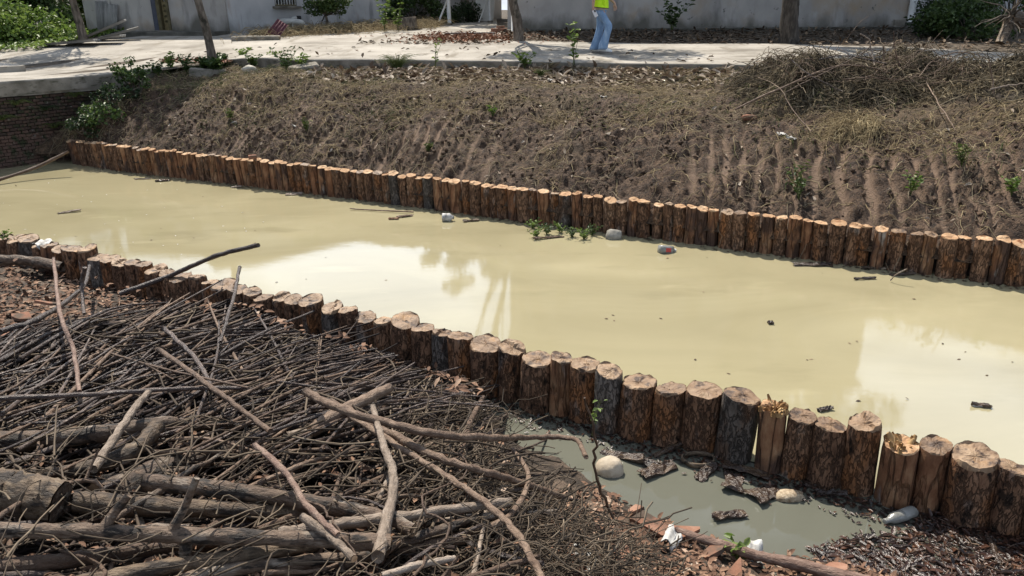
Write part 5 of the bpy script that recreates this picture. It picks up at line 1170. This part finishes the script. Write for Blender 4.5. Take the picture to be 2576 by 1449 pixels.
# drain pipes on the long wing
dp = empty('drain_pipe', (B1[0], B1[1], zb2), math.atan2(B2[1]-B1[1], B2[0]-B1[0])); tag(dp, 'white plastic drain pipe along the foot of the long wing', 'pipe')
xa, xb = hit(B1, B2, 662), hit(B1, B2, 836); za, zb_ = z_at(B1, B2, 662, 84)-zb2, z_at(B1, B2, 836, 64)-zb2
mb = MB(); mb.tube([(xa, -.12, za), (xb, -.12, zb_)], .05, 10); obj('main_run', mb.mesh('main_run', True), pvc, dp)
xv = hit(B1, B2, 731); z1, z2 = za+(zb_-za)*(xv-xa)/(xb-xa), z_at(B1, B2, 731, 46)-zb2
mb = MB(); mb.tube([(xv, -.12, z1), (xv, -.12, z2-.06), (xv+.02, -.12, z2), (xv+.12, -.11, z2+.02), (xv+.3, .02, z2+.02)], .04, 10); obj('riser', mb.mesh('riser', True), pvc, dp)
xe = hit(B1, B2, 757); ze = za+(zb_-za)*(xe-xa)/(xb-xa)
mb = MB(); mb.tube([(xe-.75, .02, ze+.26), (xe-.25, -.16, ze+.25), (xe-.08, -.18, ze+.22), (xe, -.18, ze+.12), (xe, -.18, ze-.03)], .085, 12); obj('elbow_pipe', mb.mesh('elbow', True), pvc, dp)
mb = MB(); mb.tube([(xv+.22, -.05, z2+.02), (xv+.36, -.05, z2+.02)], .06, 10); obj('coupling', mb.mesh('coupling', True), dark_metal, dp)
p = at(680, 93, 23.3); corrugated('maroon_sheet', 'maroon sheet leaning beside the end of the drain pipe', (p[0], p[1], p[2]-.03), (R(55), R(25), R(-30)), .42, .62, maroon, waves=4, cat='sheet')
p = at(645, 95, 22.9); mb = MB(); mb.box((0, 0, 0), (1.3, .8, .16), bev=.02); o = obj('slab', mb.mesh('slab'), kerb_m, loc=(p[0], p[1], p[2]+.02)); o.rotation_euler = (0, 0, R(14)); tag(o, 'rough concrete slab at the end of the house plinth', 'slab')
def pole(x, y, Y, top, r_, label, brace=True):
    p = at(x, y, Y); e = empty('white_pole', p); tag(e, label, 'pole')
    mb = MB(); mb.tube([(0, 0, -.05), (-.02, 0, 1.1), (-.06, 0, top)], [r_, r_*.9, r_*.8], 10); obj('shaft', mb.mesh('shaft', True), pvc, e)
    if brace: mb = MB(); mb.tube([(0, -.02, .95), (-.42, -.1, 0)], r_*.45, 8); obj('brace', mb.mesh('brace', True), pvc, e)
    mb = MB(); mb.box((0, 0, .03), (.2, .2, .06), bev=.01); obj('foot', mb.mesh('foot'), kerb_m, e)
pole(1131, 66, 29.0, 3.2, .075, 'white pole with a slanting brace beside the green bush'); pole(1233, 55, 30.5, 3.2, .05, 'thin white pole standing beside the white bucket')
p = at(1222, 53, 31.2); e = empty('bucket', p); tag(e, 'square white plastic bucket standing at the back of the yard', 'bucket')
mb = MB(); mb.rings([[(sx*w, sy*w, z) for sx, sy in ((-1, -1), (1, -1), (1, 1), (-1, 1))] for z, w in ((0, .28), (.4, .33), (.85, .38))]); obj('tub', mb.mesh('tub'), pvc, e)
mb = MB(); mb.box((0, 0, .87), (.84, .84, .07), bev=.015); obj('rim', mb.mesh('rim'), pvc, e)
p = at(1022, 70, 26.6); mb = MB(); mb.rings([ell((0, 0, z), r_, r_*.9, 18, .1, 2, .2) for z, r_ in ((-.05, .5), (.08, .36), (.26, .30), (.38, .29))]); o = obj('tree_stump', mb.mesh('stump', True), trunk_m, loc=p); tag(o, 'low dark tree stump right of the bright saplings', 'stump')
p = at(1290, 74, 25.2); mb = MB(); mb.tube([(0, 0, 0), (0, 0, 2.2)], .05, 10); o = obj('pvc_pipe', mb.mesh('pvc_pipe', True), pvc, loc=p); tag(o, 'white pipe standing at the left corner of the tall house', 'pipe')
p = at(1255, 72, 25.3); mb = MB(); mb.box((0, 0, .05), (.5, .22, .1), bev=.01); mb.box((.05, .02, .14), (.24, .12, .06), rz=.3); o = obj('brick_pile', mb.mesh('brick_pile'), terracotta, loc=p); tag(o, 'few loose bricks at the left corner of the tall house', 'bricks')
a_, b_ = at(1120, 82, 24.0), at(1245, 81, 24.0); mb = MB(); mb.box(((a_[0]+b_[0])/2, 24.0, a_[2]+.05), (b_[0]-a_[0], .16, .05), bev=.008); o = obj('plank', mb.mesh('plank'), stick_dark); tag(o, 'long dark plank lying on the concrete by the leaning tree', 'plank')
def limb_stump(x, y, Y):
    p = at(x, y, Y); e = empty('root_stump', p); tag(e, 'uprooted brown root stump with sawn limb at the right edge', 'stump')
    mb = MB(); mb.tube([(-.1, .1, .6), (-.2, 0, .35), (-.35, -.1, .02)], [.14, .12, .11], 12); obj('sawn_limb', mb.mesh('limb', True), branch_tan, e)
    mb = MB(); mb.tube([(-.1, .1, .62), (.35, .1, .5), (.8, .15, .25)], [.18, .17, .15], 12); obj('trunk', mb.mesh('trunk', True), branch_tan, e)
    PP = [];
    for i in range(26):
        d = r6.normal(size=3)*np.array([.35, .3, .35]); PP.append(np.array([-.1, .1, .65])+np.cumsum(np.vstack([np.zeros(3), np.tile(d/5, (5, 1))+r6.normal(size=(5, 3))*.03]), 0))
    V, F = tubes(np.array(PP), np.full((26, 6), .02)*np.linspace(1.4, .3, 6)[None], 6); obj('roots', bulk('roots', V, F), trunk_m, e)
limb_stump(2545, 112, 19.4)

# ------------------------------------------------------------------ bits on the bank and posts
def rock(name, label, p, s, m=stone_m, cat='stone', seed=0, group=None):
    th = np.linspace(.08, math.pi-.08, 9); rs = []
    for t in th:
        a = np.arange(14)*2*math.pi/14; k = 1+.22*fbm(np.cos(a)*np.sin(t)*1.6+seed, np.sin(a)*np.sin(t)*1.6, math.cos(t)*1.6, 2, 5)
        rs.append([(s[0]*k[i]*math.sin(t)*math.cos(a[i]), s[1]*k[i]*math.sin(t)*math.sin(a[i]), -s[2]*math.cos(t)*k[i]) for i in range(14)])
    o = obj(name, MB().rings(rs).mesh(name, True), m, loc=(p[0], p[1], p[2]+s[2]*.45)); tag(o, label, cat, group); return o
rock('stone', 'grey angular stone on the bank edge right of the bank tree', on_bank(628, 182), (.16, .12, .10), seed=1)
mb = MB().box((0, 0, 0), (.62, .3, .16), bev=.03); o = obj('broken_slab', mb.mesh('broken_slab'), kerb_m, loc=tuple(on_bank(765, 180)+[0, 0, .05])); o.rotation_euler = (R(12), R(-8), R(20)); tag(o, 'mossy broken concrete slab below the kerb left of centre', 'slab')
mb = MB().box((0, 0, 0), (.75, .3, .2), bev=.02); o = obj('broken_slab', mb.mesh('broken_slab'), kerb_m, loc=tuple(on_bank(555, 185)+[-.3, .1, .0])); o.rotation_euler = (0, R(4), R(12)); tag(o, 'concrete block half buried by the brick wall corner', 'slab')
white_m = mk('white_scrap', [(0, (.20, .19, .17)), (.5, (.42, .41, .39)), (1, (.60, .60, .58))], scale=16, rough=.6, bump=.3)
def scrap(name, label, p, s, m=white_m, cat='scrap', rz=None, rx=.4):
    n = 6; V = []; F = []
    for i in range(n):
        for j in range(n): V.append((s[0]*(i/(n-1)-.5)*(1+.2*r6.normal()*.4), s[1]*(j/(n-1)-.5)*(1+.2*r6.normal()*.4), s[2]*float(vn(i*.9, j*.9, s[0]*50, 3))))
    for i in range(n-1):
        for j in range(n-1): F.append((i*n+j, (i+1)*n+j, (i+1)*n+j+1, i*n+j+1))
    o = obj(name, MB().add(V, F).mesh(name, True), m, loc=tuple(np.array(p)+[0, 0, .03])); o.rotation_euler = (rx, r6.normal()*.2, r6.uniform(0, 6) if rz is None else rz)
    md = o.modifiers.new('thick', 'SOLIDIFY'); md.thickness = .004; tag(o, label, cat); return o
for x, y, s, lab in [(590, 312, .10, 'crumpled white scrap on the left bank slope'), (1965, 342, .13, 'upper of two white scraps below the weed heap'), (1990, 352, .12, 'lower of two white scraps below the weed heap'), (1060, 170, .16, 'white plastic scrap in the leaf litter left of centre'),
                     (1690, 180, .14, 'white wrapper lying at the kerb foot'), (1385, 205, .10, 'white scrap on the upper bank at centre'), (740, 320, .07, 'tiny white scrap on the left bank'), (1520, 248, .12, 'pale scrap on the grass of the upper bank')]:
    scrap('litter_scrap', lab, on_bank(x, y), (s, s*.6, s*.35))
rock('brick_lump', 'orange brick lump below the left side of the weed heap', on_bank(1885, 300), (.11, .06, .05), terracotta, 'brick', 3)
fp = D(635, 402, .47); o = obj('loose_brick', MB().box((0, 0, 0), (.13, .09, .06), bev=.008).mesh('loose_brick'), terracotta, loc=(fp[0], fp[1]+.02, .515)); o.rotation_euler = (0, 0, .4); tag(o, 'red brick piece lying on top of the far posts at left', 'brick')
# pole leaning over the canal at the far left
P = smooth_path([D(-60, 470, .02), D(80, 425, .18), DY(172, 381, D(172, 381, .42)[1])], 14); rod('leaning_pole', P, np.linspace(.034, .026, 14), stick_mid, 'grey pole lying from the water up to the far posts at left', cat='pole', sides=12)

# ------------------------------------------------------------------ things in the water
rock('stone', 'grey-white stone standing in the water before the far posts', D(1543, 603, -.02), (.12, .09, .10), mk('canal_stone', [(0, (.16, .15, .13)), (1, (.34, .32, .28))], scale=9, rough=.9, bump=.5), seed=9)
rock('foam_block', 'rounded cream foam block at the pool edge beside the pile', D(1532, 1196, -.03), (.09, .07, .085), mk('cream_foam', [(0, (.36, .29, .21)), (1, (.52, .45, .35))], scale=14, rough=.9, bump=.3), 'foam', 14)
clear = mk('clear_plastic', [(0, (.16, .16, .145)), (1, (.32, .32, .30))], scale=10, rough=.18, spec=.6, bump=.2)
red_m = mk('red_label', [(0, (.45, .05, .04)), (1, (.55, .08, .06))], scale=5, rough=.5, bump=0)
def lathe(pts, n=18): return [[(r_*math.cos(a), r_*math.sin(a), z) for a in np.arange(n)*2*math.pi/n] for z, r_ in pts]
def bottle(label, p, q, r_, m, capm, prof, lab=None, dent=.1, cat='bottle'):
    p, q = np.array(p), np.array(q); l = np.linalg.norm(q-p); e = empty('bottle', tuple(p)); zz = Vector(q-p).normalized(); e.rotation_euler = zz.to_track_quat('Z', 'Y').to_euler(); tag(e, label, cat)
    rs = lathe([(a*l, b*r_) for a, b in prof]); rs = [[(x*(1+dent*float(vn(z*30, x*40, 0, 2))), y*(1-dent*float(vn(z*25, y*30, 1, 4))), z) for x, y, z in r0] for r0 in rs]
    obj('body', MB().rings(rs).mesh('body', True), m, e)
    obj('cap', MB().rings(lathe([(.94*l, r_*.42), (.94*l, r_*.46), (1.0*l, r_*.46), (1.005*l, r_*.40)])).mesh('cap', True), capm, e)
    if lab is not None: obj('label_band', MB().rings(lathe([(.3*l, r_*1.02), (.6*l, r_*1.02)]), cap=False).mesh('label_band', True), lab, e)
BP = [(0, .6), (.015, .9), (.05, 1), (.2, .96), (.4, 1.0), (.42, .93), (.44, 1), (.66, 1), (.76, .8), (.86, .45), (.93, .38), (.94, .38)]
bottle('crumpled clear plastic bottle floating in the pool, bottom right', D(2300, 1285, .025), D(2225, 1312, .02), .036, clear, clear, BP, dent=.14)
bottle('clear plastic jar floating near the far posts at centre', D(1112, 547, .05), D(1142, 547, .05), .06, white_m, clear, BP, dent=.05, cat='jar')
e = empty('jerrycan', tuple(D(1675, 628, .03))); e.rotation_euler = (R(80), R(10), R(20)); tag(e, 'white plastic can with a red label floating by the far posts', 'can')
obj('body', MB().box((0, 0, 0), (.19, .10, .12), bev=.025).mesh('body', True), clear, e); obj('label_patch', MB().box((0, 0, .062), (.07, .05, .004)).mesh('patch'), red_m, e); mb = MB(); mb.tube([(.09, 0, .03), (.12, 0, .03)], .02, 10); obj('spout', mb.mesh('spout', True), white_m, e)
# bamboo ring
c = D(1757, 1158, .015); a = np.arange(41)*2*math.pi/40; ring = np.stack([c[0]+.105*np.cos(a)*(1+.06*np.sin(3*a)), c[1]+.075*np.sin(a), np.full(41, .02)], 1)
V = []; F = []
for i, q in enumerate(ring):
    d_ = np.array([math.cos(a[i]), math.sin(a[i]), 0])*.004
    V += [q-d_+[0, 0, -.015], q+d_+[0, 0, -.015], q+d_+[0, 0, .018], q-d_+[0, 0, .018]]
    if i: b = 4*(i-1); F += [(b+k, b+(k+1) % 4, b+4+(k+1) % 4, b+4+k) for k in range(4)]
o = obj('bamboo_ring', MB().add(V, F).mesh('bamboo_ring', True), branch_tan); tag(o, 'pale bamboo hoop floating by the near posts', 'hoop')
def bark_piece(label, p, l, w, rz, m=bark_slab, tilt=.1, group=None, curve=.5, cat='bark'):
    V = []; F = []; n, k = 9, 6
    for s_ in (0, 1):
        for i in range(n):
            for j in range(k):
                x = l*(i/(n-1)-.5)*(1+.12*r6.normal()*.5); t = (j/(k-1)-.5); ww = w*(1+.25*float(vn(i*.7, l*90, 0, 3)))
                V.append((x, math.sin(t*2*curve)/max(curve, .05)*ww*.5, ww*.5*(math.cos(t*2*curve)-1)+.012*r6.normal()*.4+(.012 if s_ else 0)))
    for s_ in (0, 1):
        for i in range(n-1):
            for j in range(k-1): b = s_*n*k; q = (b+i*k+j, b+(i+1)*k+j, b+(i+1)*k+j+1, b+i*k+j+1); F.append(q if s_ else q[::-1])
    N = n*k
    for i in range(n-1): F.append((i*k, (i+1)*k, N+(i+1)*k, N+i*k)); F.append(((i+1)*k+k-1, i*k+k-1, N+i*k+k-1, N+(i+1)*k+k-1))
    for j in range(k-1): F.append((j+1, j, N+j, N+j+1)); F.append(((n-1)*k+j, (n-1)*k+j+1, N+(n-1)*k+j+1, N+(n-1)*k+j))
    o = obj('bark_piece', MB().add(V, F).mesh('bark_piece'), m, loc=(p[0], p[1], p[2]+.012)); o.rotation_euler = (r6.normal()*tilt, r6.normal()*tilt, rz); tag(o, label, cat, group); return o
for x, y, l, w, rz, t, lab in [(1565, 1150, .30, .07, -.5, .15, 'long wet bark strip floating beside the foam block'), (1655, 1185, .26, .10, .5, .2, 'broad wet bark slab in the middle of the pool'), (1700, 1105, .26, .12, .2, .15, 'dark bark slab under the near posts at pool centre'),
        (1845, 1215, .22, .13, 1.2, .4, 'tilted shiny bark slab below the splintered post'), (1925, 1245, .22, .15, .5, .15, 'flat olive bark sheet floating in the pool'), (1875, 1185, .28, .12, -.4, .2, 'dark bark slab floating just below the splintered post'),
        (2060, 1215, .20, .10, .1, .2, 'bark slab afloat below the second broken post'), (2090, 1245, .18, .05, -.1, .1, 'narrow bark strip floating left of the bottle'), (1620, 1165, .2, .06, -.6, .2, 'short bark strip left of the broad bark slab'),
        (1775, 1190, .2, .08, .9, .2, 'bark piece floating right of the bamboo hoop'), (1835, 1300, .2, .06, .2, .2, 'bark strip afloat near the pool edge'), (1680, 1135, .24, .05, .5, .1, 'tan bark strip leading to the bamboo hoop'),
        (2500, 1390, .22, .035, 1.3, .1, 'yellowish wood strip standing in the bark raft, bottom right')]:
    bark_piece(lab, D(x, y, 0), l, w, rz, tilt=t)
rock('pale_fungus', 'pale crumbly wood lump floating right of the olive bark sheet', D(1985, 1258, -.02), (.09, .05, .045), mk('crumbly_wood', [(0, (.22, .15, .09)), (1, (.6, .5, .36))], scale=40, rough=1, bump=.8, bscale=90), 'wood lump', 21)
for x, y, l, w, rz, m, lab in [(2045, 668, .42, .09, -.08, bark_slab, 'black driftwood raft before the far posts on the right'), (2185, 676, .14, .06, -.1, branch_tan, 'left of two tan chips by the far posts'), (2222, 678, .12, .05, .1, branch_tan, 'right of two tan chips by the far posts'), (2175, 703, .24, .03, .1, stick_dark, 'dark floating stick right of the black raft'),
        (2270, 692, .28, .05, .1, bark_slab, 'dark bark strip with a straw across it on the right'), (410, 455, .24, .16, .3, bark_slab, 'dark floating lump at the far left water'), (1018, 546, .24, .05, .5, stick_mid, 'crooked floating stick left of the plastic jar'), (990, 552, .14, .05, 0, chip_dry, 'pale floating scraps left of the crooked stick'), (1185, 557, .22, .06, .3, branch_tan, 'floating wood piece right of the plastic jar'),
        (740, 490, .26, .10, .1, stick_pale, 'grey driftwood under the far posts at left centre'), (1380, 600, .4, .04, .3, stick_mid, 'floating twig in the water weeds'), (175, 535, .3, .05, .5, stick_pale, 'thin white floating strip at the left'), (2075, 1033, .12, .04, .3, bark_slab, 'dark wet leaf floating near the splintered posts'), (2468, 1023, .13, .04, -.2, bark_slab, 'dark leaf floating at the right of the canal'),
        (1938, 815, .05, .05, 0, chip_wet, 'small dark scrap floating in the middle of the canal'), (595, 472, .16, .06, .1, stick_pale, 'pale lump floating by the far posts at left'), (360, 452, .3, .02, 0, stick_pale, 'thin pale stick floating at the far left')]:
    bark_piece(lab, D(x, y, 0), l, w, rz, m, tilt=.05, curve=.3, cat='driftwood')
P = smooth_path([D(1005, 535, .01), D(1040, 533, .03), D(910, 527, .02), D(880, 524, .03)][1:], 12); rod('floating_stick', P, np.linspace(.012, .008, 12), stick_mid, 'long thin stick floating before the far posts left of centre', cat='stick', sides=6)
P = smooth_path([D(2240, 705, .02), D(2255, 690, .10), D(2282, 676, .17)], 8); rod('straw', P, np.linspace(.008, .006, 8), stick_pale, 'pale straw leaning out of the water at the right', cat='straw', sides=6)
# floating specks, foam and bark raft
def float_bits(name, label, pts, size, m, asp=.5, z=.004):
    P = np.concatenate([pts, np.full((len(pts), 1), z)], 1); d = r6.normal(size=(len(P), 3)); d[:, 2] *= .06
    V, F = leaves(P, size, r6, asp, up=4, fold=.08, dirs=d*2); V[:, 2] = np.maximum(V[:, 2], .0015); tag(obj(name, bulk(name, V, F, False), m), label, 'debris', kind='stuff')
def zone_pts(zone, n): return np.array([D(*sample(zone), 0)[:2] for _ in range(n)])
CAN = [(0, 440), (180, 415), (700, 480), (1400, 580), (2576, 730), (2576, 1130), (1300, 880), (700, 740), (0, 590)]
float_bits('floating_specks', 'small leaves and specks floating on the canal', zone_pts(CAN, 40), .035, litter_dark)
float_bits('floating_foam', 'pale specks of scum floating on the canal', zone_pts([(0, 450), (400, 450), (700, 520), (700, 700), (400, 650), (0, 590)], 36), .035, white_m)
RAFT = [(2150, 1345), (2230, 1350), (2290, 1325), (2340, 1275), (2600, 1335), (2640, 1470), (2100, 1480), (2030, 1380)]
float_bits('bark_raft', 'raft of wet bark crumbs floating in the bottom right of the pool', zone_pts(RAFT, 4200), .028, chip_wet, .42, .005)
float_bits('bark_flakes', 'larger brown bark flakes on the raft in the bottom right', zone_pts(RAFT, 620), .062, chip_wet, .38, .010)
float_bits('raft_twigs', 'thin straw bits floating on the bark raft', zone_pts(RAFT, 160), .10, stick_mid, .07, .012)
q = []
for i in range(1500):
    t = random.random(); x = np.interp(t, [0, 1], [-.35, 2.95]); y = np.interp(x, near_line[:, 0], near_line[:, 1])-.10-abs(random.gauss(0, .13)); q.append((x, y))
float_bits('bark_scum', 'dark wet bark crumbs gathered at the foot of the near posts', np.array(q), .034, chip_wet, .45, .006)
q = [];
for i in range(800):
    x = random.uniform(-8, 6); y = float(y_far(x))-.08-abs(random.gauss(0, .06)); q.append((x, y))
float_bits('far_scum', 'bark crumbs at the foot of the far posts', np.array(q), .04, chip_wet)
# terracotta shards
def shard(label, p, s, rz, tilt=(.2, .1), cat='tile shard'):
    n = 7; a = np.sort(r6.uniform(0, 6.28, n)); pts = [(s[0]*.5*math.cos(q)*r6.uniform(.75, 1.1), s[1]*.5*math.sin(q)*r6.uniform(.75, 1.1)) for q in a]
    o = obj('tile_shard', MB().prism(pts, -.012, .012).mesh('shard'), terracotta, loc=(p[0], p[1], p[2]+.02)); o.rotation_euler = (tilt[0], tilt[1], rz); tag(o, label, cat)
for x, y, s, rz, lab in [(1640, 1325, (.34, .13), -.35, 'long curved tile shard at the pool edge below the foam'), (1720, 1345, (.22, .12), -.2, 'tile shard left of the bright green weed'), (1385, 1400, (.26, .30), .3, 'broad flat tile shard at the bottom centre'), (1470, 1430, (.2, .12), .8, 'tile shard at the bottom edge right of centre'),
        (1600, 1290, (.1, .07), .2, 'small orange shard on the pool edge'), (1790, 1395, (.18, .12), .5, 'tile shard above the reddish pole'), (1850, 1440, (.15, .1), .9, 'tile shard below the reddish pole'), (60, 800, (.2, .16), .2, 'upper terracotta shard by the far left posts'), (105, 825, (.24, .2), .9, 'largest terracotta shard at the far left'),
        (30, 850, (.16, .12), .4, 'terracotta shard at the left edge'), (120, 768, (.26, .08), .1, 'long terracotta shard behind the left shards'), (180, 840, (.16, .1), .6, 'terracotta shard right of the largest one'), (2100, 1440, (.14, .1), .2, 'orange chip at the bottom right shore'), (1560, 1400, (.14, .1), 1.2, 'orange brick fragment among the vines')]:
    shard(lab, DS(x, y, near_z, .02, 1.2, 14, 600), s, rz, (r6.normal()*.2, r6.normal()*.2))
for x, y, s, lab in [(1470, 1425, .22, 'white plastic sheet at the bottom edge of the shore'), (1900, 1400, .14, 'crumpled grey paper on the shore by the pole'), (1690, 1365, .16, 'white striped wrapper under the tile shard'), (2040, 1375, .16, 'muddy wrapper at the pool edge'), (60, 640, .34, 'pink-grey cardboard piece at the far left'), (110, 620, .2, 'pinkish torn cardboard against the left posts')]:
    scrap('litter_scrap', lab, DS(x, y, near_z, .03, 1.2, 14, 600), (s, s*.55, s*.25), rx=.25)
